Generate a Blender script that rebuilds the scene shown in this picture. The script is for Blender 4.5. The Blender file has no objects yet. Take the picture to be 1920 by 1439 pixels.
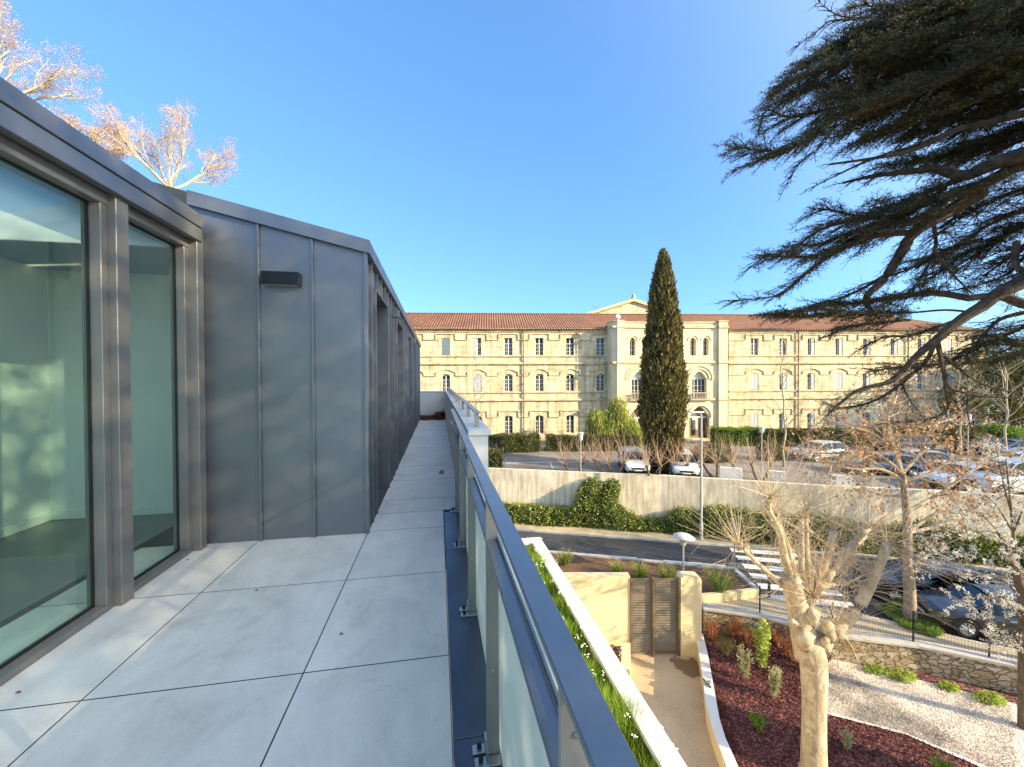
import bpy, math, random
import numpy as np
from mathutils import Vector, Matrix
random.seed(7); rng = np.random.default_rng(7)
S = bpy.context.scene
COL = S.collection
# ------------------------------------------------------------------ camera, sky, sun, exposure
F = 760.0; YAW = math.radians(10.3); PIT = math.radians(0.7); ROL = 0.004; EYE = 1.55
CAMP = Vector((0, 0, EYE))
fw = Vector((math.sin(YAW)*math.cos(PIT), math.cos(YAW)*math.cos(PIT), -math.sin(PIT)))
rt0 = Vector((math.cos(YAW), -math.sin(YAW), 0)); up0 = rt0.cross(fw)
rt = rt0*math.cos(ROL) - up0*math.sin(ROL); up = up0*math.cos(ROL) + rt0*math.sin(ROL)
cd = bpy.data.cameras.new('camera'); cam = bpy.data.objects.new('camera', cd); COL.objects.link(cam)
cd.sensor_width = 36; cd.lens = F/1920*36; cd.clip_start = 0.05; cd.clip_end = 2000
m = Matrix((rt, up, -fw)).transposed().to_4x4(); m.translation = CAMP; cam.matrix_world = m
S.camera = cam
S.render.resolution_x = 1024; S.render.resolution_y = 767
SUN_AZ = 126.3; SUN_EL = 21.0
w = bpy.data.worlds.new('World'); S.world = w; w.use_nodes = True
nt = w.node_tree; nt.nodes.clear()
sky = nt.nodes.new('ShaderNodeTexSky'); sky.sky_type = 'NISHITA'; sky.sun_disc = False
sky.sun_elevation = math.radians(SUN_EL); sky.sun_rotation = math.radians(SUN_AZ)
sky.altitude = 50; sky.air_density = 1.0; sky.dust_density = 0.0; sky.ozone_density = 1.6
bg = nt.nodes.new('ShaderNodeBackground'); bg.inputs['Strength'].default_value = 0.15
wo = nt.nodes.new('ShaderNodeOutputWorld')
tint = nt.nodes.new('ShaderNodeMix'); tint.data_type = 'RGBA'; tint.blend_type = 'MULTIPLY'; tint.inputs[0].default_value = 1
tint.inputs[7].default_value = (.55, .97, 1.54, 1); gam = nt.nodes.new('ShaderNodeGamma'); gam.inputs[1].default_value = .6; nt.links.new(sky.outputs[0], gam.inputs[0]); nt.links.new(gam.outputs[0], tint.inputs[6]); 
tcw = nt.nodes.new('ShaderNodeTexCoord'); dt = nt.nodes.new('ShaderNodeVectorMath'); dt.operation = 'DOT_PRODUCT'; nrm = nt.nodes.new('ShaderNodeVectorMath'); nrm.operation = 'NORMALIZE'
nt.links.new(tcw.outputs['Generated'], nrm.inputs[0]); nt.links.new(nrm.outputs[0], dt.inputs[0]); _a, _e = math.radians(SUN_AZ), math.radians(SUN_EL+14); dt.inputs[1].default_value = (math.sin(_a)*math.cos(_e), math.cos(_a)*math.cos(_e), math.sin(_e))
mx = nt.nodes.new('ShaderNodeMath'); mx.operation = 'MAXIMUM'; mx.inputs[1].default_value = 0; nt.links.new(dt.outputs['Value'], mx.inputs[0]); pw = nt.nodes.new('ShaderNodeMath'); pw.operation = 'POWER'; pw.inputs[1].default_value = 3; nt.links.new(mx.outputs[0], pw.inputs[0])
fill_glow = nt.nodes.new('ShaderNodeMix'); fill_glow.data_type = 'RGBA'; fill_glow.blend_type = 'ADD'; nt.links.new(pw.outputs[0], fill_glow.inputs[0]); nt.links.new(tint.outputs[2], fill_glow.inputs[6]); fill_glow.inputs[7].default_value = (5.2, 4.8, 3.2, 1)   # warm glow added to the sunward sky to lift the shaded terrace
fill_glow.clamp_factor = False; nt.links.new(fill_glow.outputs[2], bg.inputs[0]); nt.links.new(bg.outputs[0], wo.inputs[0])
sd = bpy.data.lights.new('sun', 'SUN'); sun = bpy.data.objects.new('sun', sd); COL.objects.link(sun)
sd.energy = 4.3; sd.angle = math.radians(0.5); sd.color = (1.0, 0.81, 0.51)
az = math.radians(SUN_AZ); el = math.radians(SUN_EL)
SUNV = Vector((math.sin(az)*math.cos(el), math.cos(az)*math.cos(el), math.sin(el)))
sun.rotation_euler = SUNV.to_track_quat('Z', 'Y').to_euler(); sun.location = (30, -20, 20)
S.view_settings.view_transform = 'Standard'; S.view_settings.look = 'None'
S.view_settings.exposure = 1.38; S.view_settings.gamma = 1
S.render.engine = 'CYCLES'

# ------------------------------------------------------------------ photograph pixel -> world helpers
def ray(px, py): return fw*F + rt*(px-960) - up*(py-719.5)
def az_(px, py, z):                     # point on the level z
    d = ray(px, py); return CAMP + d*((z-EYE)/d.z)
def ad(px, py, dep):                    # point at a distance in front of the camera
    return CAMP + ray(px, py)*(dep/F)
def ay(px, py, y):
    d = ray(px, py); return CAMP + d*(y/d.y)
def ax(px, py, x):
    d = ray(px, py); return CAMP + d*(x/d.x)

# ------------------------------------------------------------------ mesh builder
class MB:
    def __init__(s): s.v = []; s.n = 0; s.f = []; s.mi = []; s.A = []
    def add(s, vs, fs, mi=0):
        o = s.n; s.v.append(np.array([tuple(p) for p in vs], dtype=np.float32).reshape(-1, 3)); s.n += len(vs)
        for f in fs: s.f.append([o+i for i in f]); s.mi.append(mi)
    def arr(s, V, Fq, mi=0):            # V (n,3) and Fq (m,k) arrays
        s.A.append((Fq+s.n, mi)); s.v.append(V.astype(np.float32)); s.n += len(V)
    def quad(s, a, b, c, d, mi=0): s.add([a, b, c, d], [(0, 1, 2, 3)], mi)
    def poly(s, pts, mi=0): s.add(pts, [tuple(range(len(pts)))], mi)
    def box(s, x0, x1, y0, y1, z0, z1, mi=0, M=None, bev=0):
        if bev > 0:
            return s.bbox(x0, x1, y0, y1, z0, z1, bev, mi, M)
        P = [Vector((x, y, z)) for z in (z0, z1) for (x, y) in ((x0, y0), (x1, y0), (x1, y1), (x0, y1))]
        if M is not None: P = [M @ p for p in P]
        s.add(P, [(3, 2, 1, 0), (4, 5, 6, 7), (0, 1, 5, 4), (1, 2, 6, 5), (2, 3, 7, 6), (3, 0, 4, 7)], mi)
    def bbox(s, x0, x1, y0, y1, z0, z1, b, mi=0, M=None):   # box with chamfered edges
        X = (x0, x1); Y = (y0, y1); Z = (z0, z1); V = []; idx = {}
        for i in (0, 1):
            for j in (0, 1):
                for k in (0, 1):
                    sx = b if i == 0 else -b; sy = b if j == 0 else -b; sz = b if k == 0 else -b
                    for a in range(3):
                        p = [X[i]+sx, Y[j]+sy, Z[k]+sz]; p[a] = (X[i], Y[j], Z[k])[a]
                        idx[(i, j, k, a)] = len(V); V.append(Vector(p))
        if M is not None: V = [M @ p for p in V]
        fs = []
        for a in range(3):
            for e in (0, 1):
                o = [q for q in range(3) if q != a]; loop = []
                for (p, q) in ((0, 0), (1, 0), (1, 1), (0, 1)):
                    c = [0, 0, 0]; c[a] = e; c[o[0]] = p; c[o[1]] = q; loop.append(idx[(c[0], c[1], c[2], a)])
                fs.append(loop if (e == 1) == (a != 1) else loop[::-1])
        for a in range(3):
            o = [q for q in range(3) if q != a]
            for (p, q) in ((0, 0), (1, 0), (1, 1), (0, 1)):
                c0 = [0, 0, 0]; c0[o[0]] = p; c0[o[1]] = q; c1 = list(c0); c1[a] = 1
                fs.append([idx[(*c0, o[0])], idx[(*c1, o[0])], idx[(*c1, o[1])], idx[(*c0, o[1])]])
        for i in (0, 1):
            for j in (0, 1):
                for k in (0, 1): fs.append([idx[(i, j, k, 0)], idx[(i, j, k, 1)], idx[(i, j, k, 2)]])
        s.add(V, fs, mi)
    def prism(s, pts, z0, z1, mi=0, M=None):   # pts 2-D outline counter-clockwise
        n = len(pts); V = [Vector((p[0], p[1], z0)) for p in pts]+[Vector((p[0], p[1], z1)) for p in pts]
        if M is not None: V = [M @ p for p in V]
        s.add(V, [tuple(range(n))[::-1], tuple(range(n, 2*n))]+[(i, (i+1) % n, n+(i+1) % n, n+i) for i in range(n)], mi)
    def tube(s, pts, rad, sides=6, mi=0, cap=True):
        n = len(pts); pts = [Vector(p) for p in pts]
        if not hasattr(rad, '__len__'): rad = [rad]*n
        V = []; ref = Vector((0.31, 0.17, 1)).normalized()
        for i in range(n):
            t = (pts[min(i+1, n-1)]-pts[max(i-1, 0)])
            t = t.normalized() if t.length > 1e-9 else Vector((0, 0, 1))
            r0 = ref if abs(t.dot(ref)) < 0.9 else Vector((1, 0.1, 0)).normalized()
            a = t.cross(r0).normalized(); b = t.cross(a)
            for k in range(sides):
                c = 2*math.pi*k/sides; V.append(pts[i]+(a*math.cos(c)+b*math.sin(c))*rad[i])
        fs = [(i*sides+k, i*sides+(k+1) % sides, (i+1)*sides+(k+1) % sides, (i+1)*sides+k) for i in range(n-1) for k in range(sides)]
        if cap and sides > 3: fs += [tuple(range(sides))[::-1], tuple((n-1)*sides+k for k in range(sides))]
        s.add(V, fs, mi)
    def lathe(s, prof, c, sides=20, mi=0, M=None):     # prof [(r,z)]
        V = []
        for r, z in prof:
            for k in range(sides):
                a = 2*math.pi*k/sides; V.append(Vector((r*math.cos(a), r*math.sin(a), z)))
        V = [(M @ p if M is not None else p)+Vector(c) for p in V]; n = len(prof)
        fs = [(i*sides+k, i*sides+(k+1) % sides, (i+1)*sides+(k+1) % sides, (i+1)*sides+k) for i in range(n-1) for k in range(sides)]
        fs += [tuple(range(sides))[::-1], tuple((n-1)*sides+k for k in range(sides))]
        s.add(V, fs, mi)
    def leaves(s, P, D, L, W, mi=0):     # diamond leaves from arrays: base, unit axis, length, width
        n = len(P); R = rng.normal(size=(n, 3)); Wd = np.cross(D, R); Wd /= (np.linalg.norm(Wd, axis=1, keepdims=True)+1e-9)
        L = np.broadcast_to(np.asarray(L, float).reshape(-1, 1), (n, 1)); W = np.broadcast_to(np.asarray(W, float).reshape(-1, 1), (n, 1))
        V = np.stack([P, P+D*L*.45+Wd*W*.5, P+D*L, P+D*L*.45-Wd*W*.5], 1).reshape(-1, 3)
        s.arr(V, np.arange(4*n).reshape(n, 4), mi)
    def build(s, name, mats, parent=None, smooth=False, org=None, world=True):
        V = np.concatenate(s.v) if s.v else np.zeros((0, 3), np.float32)
        o = Vector((0, 0, 0))
        if world: o = WORG.get(parent.name, Vector((0, 0, 0))) if parent is not None else Vector(org or (0, 0, 0))
        V = V - np.array(o[:], dtype=np.float32)
        me = bpy.data.meshes.new(name)
        loops = [np.fromiter((i for f in s.f for i in f), dtype=np.int64)] if s.f else []
        tot = [np.array([len(f) for f in s.f], dtype=np.int64)] if s.f else []
        mis = [np.array(s.mi, dtype=np.int64)] if s.f else []
        for A, mi in s.A:
            loops.append(A.reshape(-1)); tot.append(np.full(len(A), A.shape[1])); mis.append(np.full(len(A), mi))
        L = np.concatenate(loops); T = np.concatenate(tot); MI = np.concatenate(mis)
        me.vertices.add(len(V)); me.vertices.foreach_set('co', V.reshape(-1).astype(np.float32))
        me.loops.add(len(L)); me.loops.foreach_set('vertex_index', L.astype(np.int32))
        me.polygons.add(len(T)); st = np.concatenate([[0], np.cumsum(T)[:-1]])
        me.polygons.foreach_set('loop_start', st.astype(np.int32)); me.polygons.foreach_set('loop_total', T.astype(np.int32))
        me.polygons.foreach_set('material_index', MI.astype(np.int32))
        me.polygons.foreach_set('use_smooth', np.full(len(T), bool(smooth), dtype=bool))
        for mt in (mats if isinstance(mats, (list, tuple)) else [mats]): me.materials.append(mt)
        me.update(calc_edges=True); me.validate()
        ob = bpy.data.objects.new(name, me); COL.objects.link(ob)
        if parent is not None:
            ob.parent = parent
            if world: WORG[ob.name] = o; 
        else: ob.location = o; WORG[ob.name] = o
        return ob
WORG = {}
def thing(name, label, cat, loc=(0, 0, 0), rz=0, group=None):
    o = bpy.data.objects.new(name, None); COL.objects.link(o); o.location = loc; o.rotation_euler = (0, 0, rz)
    o.empty_display_size = .3; WORG[o.name] = Vector(loc); tag(o, label, cat, group); return o
def tag(o, label=None, cat=None, group=None, kind=None):
    if label: o['label'] = label
    if cat: o['category'] = cat
    if group: o['group'] = group
    if kind: o['kind'] = kind
    return o
def struct(mb, name, mats, **k): return tag(mb.build(name, mats, **k), kind='structure')
def dup(root, loc, rz, label, group=None, mats=None):
    def cp(o, par):
        c = o.copy(); COL.objects.link(c)
        if par is not None: c.parent = par
        for ch in list(o.children): cp(ch, c)
        return c
    r = cp(root, None); r.location = loc; r.rotation_euler = (0, 0, rz); r['label'] = label
    if group: r['group'] = group
    return r

# ------------------------------------------------------------------ materials
def nodes(name):
    m = bpy.data.materials.new(name); m.use_nodes = True; n = m.node_tree
    return m, n, n.nodes['Principled BSDF']
def N(nt, t, **k):
    n = nt.nodes.new(t)
    for a, b in k.items():
        if a.startswith('i_'): n.inputs[a[2:].replace('_', ' ')].default_value = b
        else: setattr(n, a, b)
    return n
def c4(c): return (c[0], c[1], c[2], 1)
def coord(nt, sc=(1, 1, 1)):
    tc = N(nt, 'ShaderNodeTexCoord'); mp = N(nt, 'ShaderNodeMapping'); mp.inputs['Scale'].default_value = sc
    nt.links.new(tc.outputs['Object'], mp.inputs[0]); return mp.outputs[0]
def noise(nt, vec, scale, detail=5, rough=.6, dist=0):
    n = N(nt, 'ShaderNodeTexNoise'); n.inputs['Scale'].default_value = scale; n.inputs['Detail'].default_value = detail
    n.inputs['Roughness'].default_value = rough; n.inputs['Distortion'].default_value = dist
    nt.links.new(vec, n.inputs['Vector']); return n.outputs['Fac']
def ramp(nt, fac, pts):
    r = N(nt, 'ShaderNodeValToRGB'); e = r.color_ramp.elements
    while len(e) < len(pts): e.new(.5)
    for i, (p, c) in enumerate(pts): e[i].position = p; e[i].color = c4(c) if hasattr(c, '__len__') else (c, c, c, 1)
    nt.links.new(fac, r.inputs[0]); return r.outputs[0]
def mixc(nt, fac, a, b, bt='MIX'):
    x = N(nt, 'ShaderNodeMix', data_type='RGBA', blend_type=bt)
    if hasattr(fac, 'node'): nt.links.new(fac, x.inputs[0])
    else: x.inputs[0].default_value = fac
    for i, v in ((6, a), (7, b)):
        if hasattr(v, 'node'): nt.links.new(v, x.inputs[i])
        else: x.inputs[i].default_value = c4(v)
    return x.outputs[2]
def bump(nt, bs, h, s=.3, d=.02):
    b = N(nt, 'ShaderNodeBump'); b.inputs['Strength'].default_value = s; b.inputs['Distance'].default_value = d
    nt.links.new(h, b.inputs['Height']); nt.links.new(b.outputs[0], bs.inputs['Normal'])
def M(name, c1, c2=None, sc=6, rough=.7, metal=0, bs=0, bsc=40, bd=.01, stretch=(1, 1, 1), lo=.35, hi=.65, spec=None, rvar=0):
    m, n, b = nodes(name); v = coord(n, stretch)
    if c2 is None: b.inputs['Base Color'].default_value = c4(c1)
    else: n.links.new(ramp(n, noise(n, v, sc), [(lo, c1), (hi, c2)]), b.inputs['Base Color'])
    b.inputs['Roughness'].default_value = rough; b.inputs['Metallic'].default_value = metal
    if rvar: n.links.new(ramp(n, noise(n, v, sc*.7), [(.3, rough-rvar), (.7, rough+rvar)]), b.inputs['Roughness'])
    if spec is not None: b.inputs['Specular IOR Level'].default_value = spec
    if bs: bump(n, b, noise(n, v, bsc), bs, bd)
    return m
def foliage(name, cols, sc=1.5, rough=.55, trans=.25, spec=.3):
    m, n, b = nodes(name); v = coord(n); g = N(n, 'ShaderNodeNewGeometry')
    isl = ramp(n, g.outputs['Random Per Island'], [(0, cols[0]), (.5, cols[1]), (1, cols[2])])
    big = ramp(n, noise(n, v, sc, 3), [(.35, .62), (.65, 1.25)])
    c = mixc(n, 1, isl, big, 'MULTIPLY'); n.links.new(c, b.inputs['Base Color'])
    b.inputs['Roughness'].default_value = rough; b.inputs['Specular IOR Level'].default_value = spec
    t = N(n, 'ShaderNodeBsdfTranslucent'); n.links.new(c, t.inputs[0]); x = N(n, 'ShaderNodeMixShader'); x.inputs[0].default_value = trans
    n.links.new(b.outputs[0], x.inputs[1]); n.links.new(t.outputs[0], x.inputs[2])
    n.links.new(x.outputs[0], n.nodes['Material Output'].inputs[0]); return m

# ------------------------------------------------------------------ shared materials
zinc = M('zinc', (.185, .195, .21), (.225, .235, .25), sc=1.3, rough=.42, metal=.65, bs=.07, bsc=1.6, bd=.03, rvar=.03)
zinc_dark = M('zinc_gutter', (.085, .105, .13), (.12, .14, .17), sc=2.5, rough=.33, metal=.7, bs=.12, bsc=3, bd=.02, rvar=.08)
frame_m = M('bronze_grey_frame', (.20, .195, .185), (.23, .225, .215), sc=3, rough=.44, metal=.4)
rail_m = M('railing_paint', (.17, .195, .225), (.20, .225, .25), sc=9, rough=.3, metal=.45, bs=.03, bsc=300, bd=.001)
post_m = M('railing_post_paint', (.33, .31, .27), (.36, .34, .30), sc=9, rough=.36, metal=.45)
black_m = M('black_metal', (.012, .013, .018), rough=.35, metal=.3)
rubber_m = M('rubber', (.01, .01, .01), rough=.6)
steel_m = M('galvanised_steel', (.45, .46, .47), (.6, .6, .6), sc=30, rough=.35, metal=.9)
white_m = M('white_plaster', (.66, .65, .61), (.74, .73, .69), sc=2.5, rough=.85, bs=.15, bsc=60, bd=.004)
cap_m = M('white_coping', (.62, .62, .60), (.72, .71, .68), sc=3, rough=.6, bs=.08, bsc=30, bd=.004)
room_m = M('room_paint', (.74, .76, .73), rough=.8)
roomf_m = M('room_floor', (.16, .17, .165), (.2, .21, .2), sc=2, rough=.35)
asph_m, n_, b_ = nodes('asphalt')
v_ = coord(n_); f1 = noise(n_, v_, 90, 4); f2 = noise(n_, v_, .35, 4)
c_ = mixc(n_, 1, ramp(n_, f1, [(.3, (.030, .030, .034)), (.7, (.085, .085, .088))]), ramp(n_, f2, [(.35, .75), (.65, 1.2)]), 'MULTIPLY')
n_.links.new(c_, b_.inputs['Base Color']); b_.inputs['Roughness'].default_value = .85; bump(n_, b_, f1, .3, .01)
pave_m = M('sandy_pavement', (.44, .35, .20), (.58, .47, .29), sc=1.6, rough=.9, bs=.3, bsc=120, bd=.006)
lot_m = M('old_asphalt', (.17, .145, .12), (.27, .235, .20), sc=.5, rough=.9, bs=.2, bsc=80, bd=.006)
kerb_m = M('kerb_stone', (.42, .40, .36), (.54, .51, .46), sc=5, rough=.85)
paint_m = M('road_paint', (.55, .55, .53), (.78, .78, .75), sc=14, rough=.6, lo=.3, hi=.5)
yellow_m = M('yellow_paint', (.65, .48, .03), (.8, .62, .06), sc=8, rough=.6)
soil_m = M('mulch', (.10, .05, .025), (.24, .13, .07), sc=28, rough=.95, bs=1, bsc=40, bd=.05)
earth_m = M('earth', (.10, .08, .05), (.17, .14, .08), sc=3, rough=.95)
gold_m = M('cream_render', (.66, .55, .33), (.72, .61, .38), sc=3, rough=.9, bs=.12, bsc=90, bd=.004)
path_m, n_, b_ = nodes('exposed_aggregate'); v_ = coord(n_)
f1 = noise(n_, v_, 70, 3); f2 = noise(n_, v_, .9, 4)
wet = N(n_, 'ShaderNodeTexGradient', gradient_type='SPHERICAL'); mp = N(n_, 'ShaderNodeMapping')
tc = N(n_, 'ShaderNodeTexCoord'); n_.links.new(tc.outputs['Object'], mp.inputs[0])
WET = az_(1290, 1250, -9.15); mp.vector_type = 'TEXTURE'; mp.inputs['Location'].default_value = WET; mp.inputs['Scale'].default_value = (.85, 1.15, 3)
mp.inputs['Rotation'].default_value = (0, 0, .55)
n_.links.new(mp.outputs[0], wet.inputs[0])
ws = N(n_, 'ShaderNodeMath', operation='ADD'); n_.links.new(wet.outputs['Fac'], ws.inputs[0])
wn = N(n_, 'ShaderNodeMath', operation='MULTIPLY_ADD'); n_.links.new(noise(n_, v_, 2.2, 4), wn.inputs[0]); wn.inputs[1].default_value = 1.1; wn.inputs[2].default_value = -.55
n_.links.new(wn.outputs[0], ws.inputs[1])
wetf = ramp(n_, ws.outputs[0], [(.42, 0), (.5, 1)])
c_ = mixc(n_, 1, ramp(n_, f1, [(.33, (.36, .26, .16)), (.62, (.62, .48, .32))]), ramp(n_, f2, [(.3, .82), (.7, 1.12)]), 'MULTIPLY')
c_ = mixc(n_, wetf, c_, (.20, .13, .06)); n_.links.new(c_, b_.inputs['Base Color']); b_.inputs['Roughness'].default_value = .85; bump(n_, b_, f1, .4, .01)
# terrace slabs: big porcelain tiles, soft cloudy stains
tile_m, n_, b_ = nodes('pale_concrete_tile'); v_ = coord(n_)
f1 = noise(n_, v_, 1.7, 7, .68, .6); f2 = noise(n_, v_, 60, 3); f3 = noise(n_, coord(n_, (1, .25, 1)), 6, 6, .7)
c_ = ramp(n_, f1, [(.3, (.58, .555, .52)), (.5, (.69, .665, .625)), (.72, (.77, .745, .70))])
c_ = mixc(n_, 1, c_, ramp(n_, f3, [(.25, .9), (.6, 1.03)]), 'MULTIPLY'); c_ = mixc(n_, 1, c_, ramp(n_, f2, [(.3, .95), (.7, 1.04)]), 'MULTIPLY')
st = ramp(n_, noise(n_, v_, 2.2, 9, .78, .7), [(.54, 1), (.62, .90), (.74, .78)]); c_ = mixc(n_, 1, c_, st, 'MULTIPLY')
g_ = N(n_, 'ShaderNodeNewGeometry'); c_ = mixc(n_, 1, c_, ramp(n_, g_.outputs['Random Per Island'], [(0, .95), (1, 1.04)]), 'MULTIPLY')
n_.links.new(c_, b_.inputs['Base Color']); n_.links.new(ramp(n_, f1, [(.3, .45), (.7, .62)]), b_.inputs['Roughness']); bump(n_, b_, f2, .06, .003)
# window glass with a green tint
def glassmat(name, tint, ior=1.5, boost=1.0):
    m, n, b = nodes(name); n.nodes.remove(b)
    t = N(n, 'ShaderNodeBsdfTransparent'); t.inputs[0].default_value = c4(tint)
    g = N(n, 'ShaderNodeBsdfGlossy'); g.inputs[0].default_value = (.9, .95, .93, 1); g.inputs['Roughness'].default_value = .01
    lw = N(n, 'ShaderNodeLayerWeight'); lw.inputs[0].default_value = .5; pw = N(n, 'ShaderNodeMath', operation='POWER'); pw.inputs[1].default_value = 4.0; n.links.new(lw.outputs['Facing'], pw.inputs[0])
    mt = N(n, 'ShaderNodeMath', operation='MULTIPLY_ADD'); mt.inputs[1].default_value = .8*boost; mt.inputs[2].default_value = .06; n.links.new(pw.outputs[0], mt.inputs[0]); mt.use_clamp = True
    x = N(n, 'ShaderNodeMixShader'); n.links.new(mt.outputs[0], x.inputs[0]); n.links.new(t.outputs[0], x.inputs[1]); n.links.new(g.outputs[0], x.inputs[2])
    n.links.new(x.outputs[0], n.nodes['Material Output'].inputs[0]); return m
glass_m = glassmat('tinted_glass', (.66, .84, .76), 1.5, .9)
ceil_m, n_, b_ = nodes('translucent_ceiling'); t = N(n_, 'ShaderNodeBsdfTranslucent'); t.inputs[0].default_value = (.8, .85, .82, 1); b_.inputs['Base Color'].default_value = (.6, .62, .6, 1); x = N(n_, 'ShaderNodeMixShader'); x.inputs[0].default_value = .6
n_.links.new(b_.outputs[0], x.inputs[1]); n_.links.new(t.outputs[0], x.inputs[2]); n_.links.new(x.outputs[0], n_.nodes['Material Output'].inputs[0])  # ceiling made translucent so daylight from above brightens the room
frost_m, n_, b_ = nodes('frosted_glass'); b_.inputs['Base Color'].default_value = (.74, .78, .77, 1); b_.inputs['Roughness'].default_value = .3
t = N(n_, 'ShaderNodeBsdfTranslucent'); t.inputs[0].default_value = (.8, .88, .85, 1); x = N(n_, 'ShaderNodeMixShader'); x.inputs[0].default_value = .5
n_.links.new(b_.outputs[0], x.inputs[1]); n_.links.new(t.outputs[0], x.inputs[2]); n_.links.new(x.outputs[0], n_.nodes['Material Output'].inputs[0])
grass_m = foliage('grass_blades', [(.12, .21, .02), (.24, .38, .035), (.42, .54, .08)], 3, trans=.35)
leafd_m = foliage('dry_leaf', [(.07, .035, .02), (.16, .08, .04), (.26, .15, .08)], 8, trans=.05)

# ------------------------------------------------------------------ our building: the structure under the terrace
GY = 4.26; WX = -0.72; ENDY = 16.0; CZ = -9.15; SZ = -8.05; GZ = -8.70; LOT = -5.05
t = thing('terrace_floor', 'large pale grey concrete tiles of the roof terrace beside the zinc wall', 'terrace floor', (0, 4, 0))
mb = MB(); g = .0036
xs = [-2.71, -1.71, -.71, .05]
ys = [-2.74+1.005*i for i in range(7)]+[4.303, 4.84]+[5.36+1.005*i for i in range(12)]
for j in range(len(ys)-1):
    for i in range(3):
        x0, x1, y0, y1 = xs[i]+g, xs[i+1]-g, ys[j]+g, min(ys[j+1], ENDY)-g
        if y0 > ENDY-.05: continue
        if y0 > GY-.1 and i < 2: continue
        if y1 > GY and i < 2: y1 = GY+.02
        if i == 2 and y0 > 4.8: x1 = .262
        mb.quad((x0, y0, 0), (x1, y0, 0), (x1, y1, 0), (x0, y1, 0))
mb.build('paving_tiles', tile_m, t)
mb = MB(); mb.box(-2.8, .05, -3, 16.2, -.25, -.012); mb.box(.05, .26, 4.9, 15.99, -.25, -.012)
mb.build('screed', M('dark_joint', (.07, .075, .08), rough=.95), t)
t = thing('terrace_gutter', 'dark blue grey metal gutter strip along the foot of the railing', 'gutter', (.15, 1, 0))
mb = MB()
for a, b in ((-3, 1.75), (1.755, 3.72), (3.725, 4.9)): mb.bbox(.056, .272, a, b, -.05, -.012, .002)
mb.box(.056, .062, -3, 4.9, -.012, .002)
mb.build('metal_strip', zinc_dark, t)

# base building under the terrace (plain rendered walls down to the courtyard)
t = thing('apartment_block', 'cream rendered block that carries the terrace and the zinc clad top floor', 'apartment block', (0, 4, CZ))
mb = MB()
mb.box(-8, .275, -8, 16.4, CZ, -.26); mb.build('lower_wall', white_m, t)
# corridor wing volume with openings
OPN = [(4.86, 5.98, 2.57), (7.29, 8.52, 2.57), (10.0, 11.1, 2.6), (12.1, 13.1, 2.6)]
mb = MB()
mb.quad((-2.24, GY, -.03), (WX, GY, -.03), (WX, GY, 2.82), (-2.24, GY, 3.19))
cur = GY
for a, b, h in OPN:
    mb.quad((WX, cur, -.03), (WX, a, -.03), (WX, a, 2.84), (WX, cur, 2.84)); mb.quad((WX, a, h), (WX, b, h), (WX, b, 2.84), (WX, a, 2.84))
    d = .22
    mb.quad((WX-d, b, -.03), (WX-d, b, h), (WX, b, h), (WX, b, -.03)); mb.quad((WX, a, -.03), (WX, a, h), (WX-d, a, h), (WX-d, a, -.03))
    mb.quad((WX-d, a, h), (WX, a, h), (WX, b, h), (WX-d, b, h)); cur = b
mb.quad((WX, cur, -.03), (WX, ENDY+.35, -.03), (WX, ENDY+.35, 2.84), (WX, cur, 2.84))
mb.quad((WX, ENDY+.35, -.03), (-8, ENDY+.35, -.03), (-8, ENDY+.35, 4.5), (WX, ENDY+.35, 2.84))
mb.build('zinc_cladding', zinc, t)
mb = MB()
def seam(x, y, z0, z1, nx, ny):
    if nx: mb.bbox(x, x+.030, y-.009, y+.009, z0, z1, .002)
    else: mb.bbox(x-.010, x+.010, y-.032, y, z0, z1, .002)
for x, z1 in ((-1.68, 3.03), (-1.20, 2.91)): seam(x, GY, .0, z1, 0, 1)
mb.bbox(WX-.004, WX+.03, GY-.03, GY+.012, 0, 2.86, .002)
y = GY+.30
k = 0
while y < ENDY+.2:
    z0 = 0
    for a, b, h in OPN:
        if a-.03 < y < b+.03: z0 = h
    seam(WX, y, z0, 2.86, 1, 0); y += .30 if k % 2 else .42; k += 1
for a, b, h in OPN:
    for yy in (a-.012, b+.012): mb.bbox(WX, WX+.03, yy-.01, yy+.01, 0, h+.02, .002)
    mb.bbox(WX, WX+.022, a, b, h, h+.02, .002)
mb.build('standing_seams', zinc, t)
dkg = glassmat('dark_glass', (.05, .06, .06), 1.5)
for a, b, h in OPN:      # door leaves in the recesses
    mb = MB(); mb.quad((WX-.218, a, 0), (WX-.218, b, 0), (WX-.218, b, h), (WX-.218, a, h)); mb.build('recessed_glazing', dkg, t)
# roof trim: along the gable slope and along the corridor eaves
mb = MB()
def trimslope(x0, z0, x1, z1, y0, y1, h):
    V = [(x0, y0, z0), (x1, y0, z1), (x1, y0, z1+h), (x0, y0, z0+h), (x0, y1, z0), (x1, y1, z1), (x1, y1, z1+h), (x0, y1, z0+h)]
    mb.add(V, [(0, 1, 2, 3), (7, 6, 5, 4), (4, 5, 1, 0), (3, 2, 6, 7), (0, 3, 7, 4), (1, 5, 6, 2)])
trimslope(-2.26, 3.165, WX+.06, 2.795, GY-.05, GY+.02, .13)
mb.bbox(WX+.003, WX+.06, GY+.02, ENDY+.4, 2.795, 2.925, .004)
mb.build('roof_trim', zinc, t)
mb = MB(); mb.quad((WX+.05, GY-.04, 2.90), (WX+.05, ENDY+.4, 2.90), (-8, ENDY+.4, 4.66), (-8, GY-.04, 4.66))
mb.quad((-2.24, GY, 3.17), (-8, GY, 4.55), (-8, GY, 2.80), (-2.24, GY, 2.80)); mb.quad((-4.32, GY, 2.8), (-8, GY, 2.8), (-8, GY, -.03), (-4.32, GY, -.03))
mb.build('roof', zinc, t)
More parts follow.
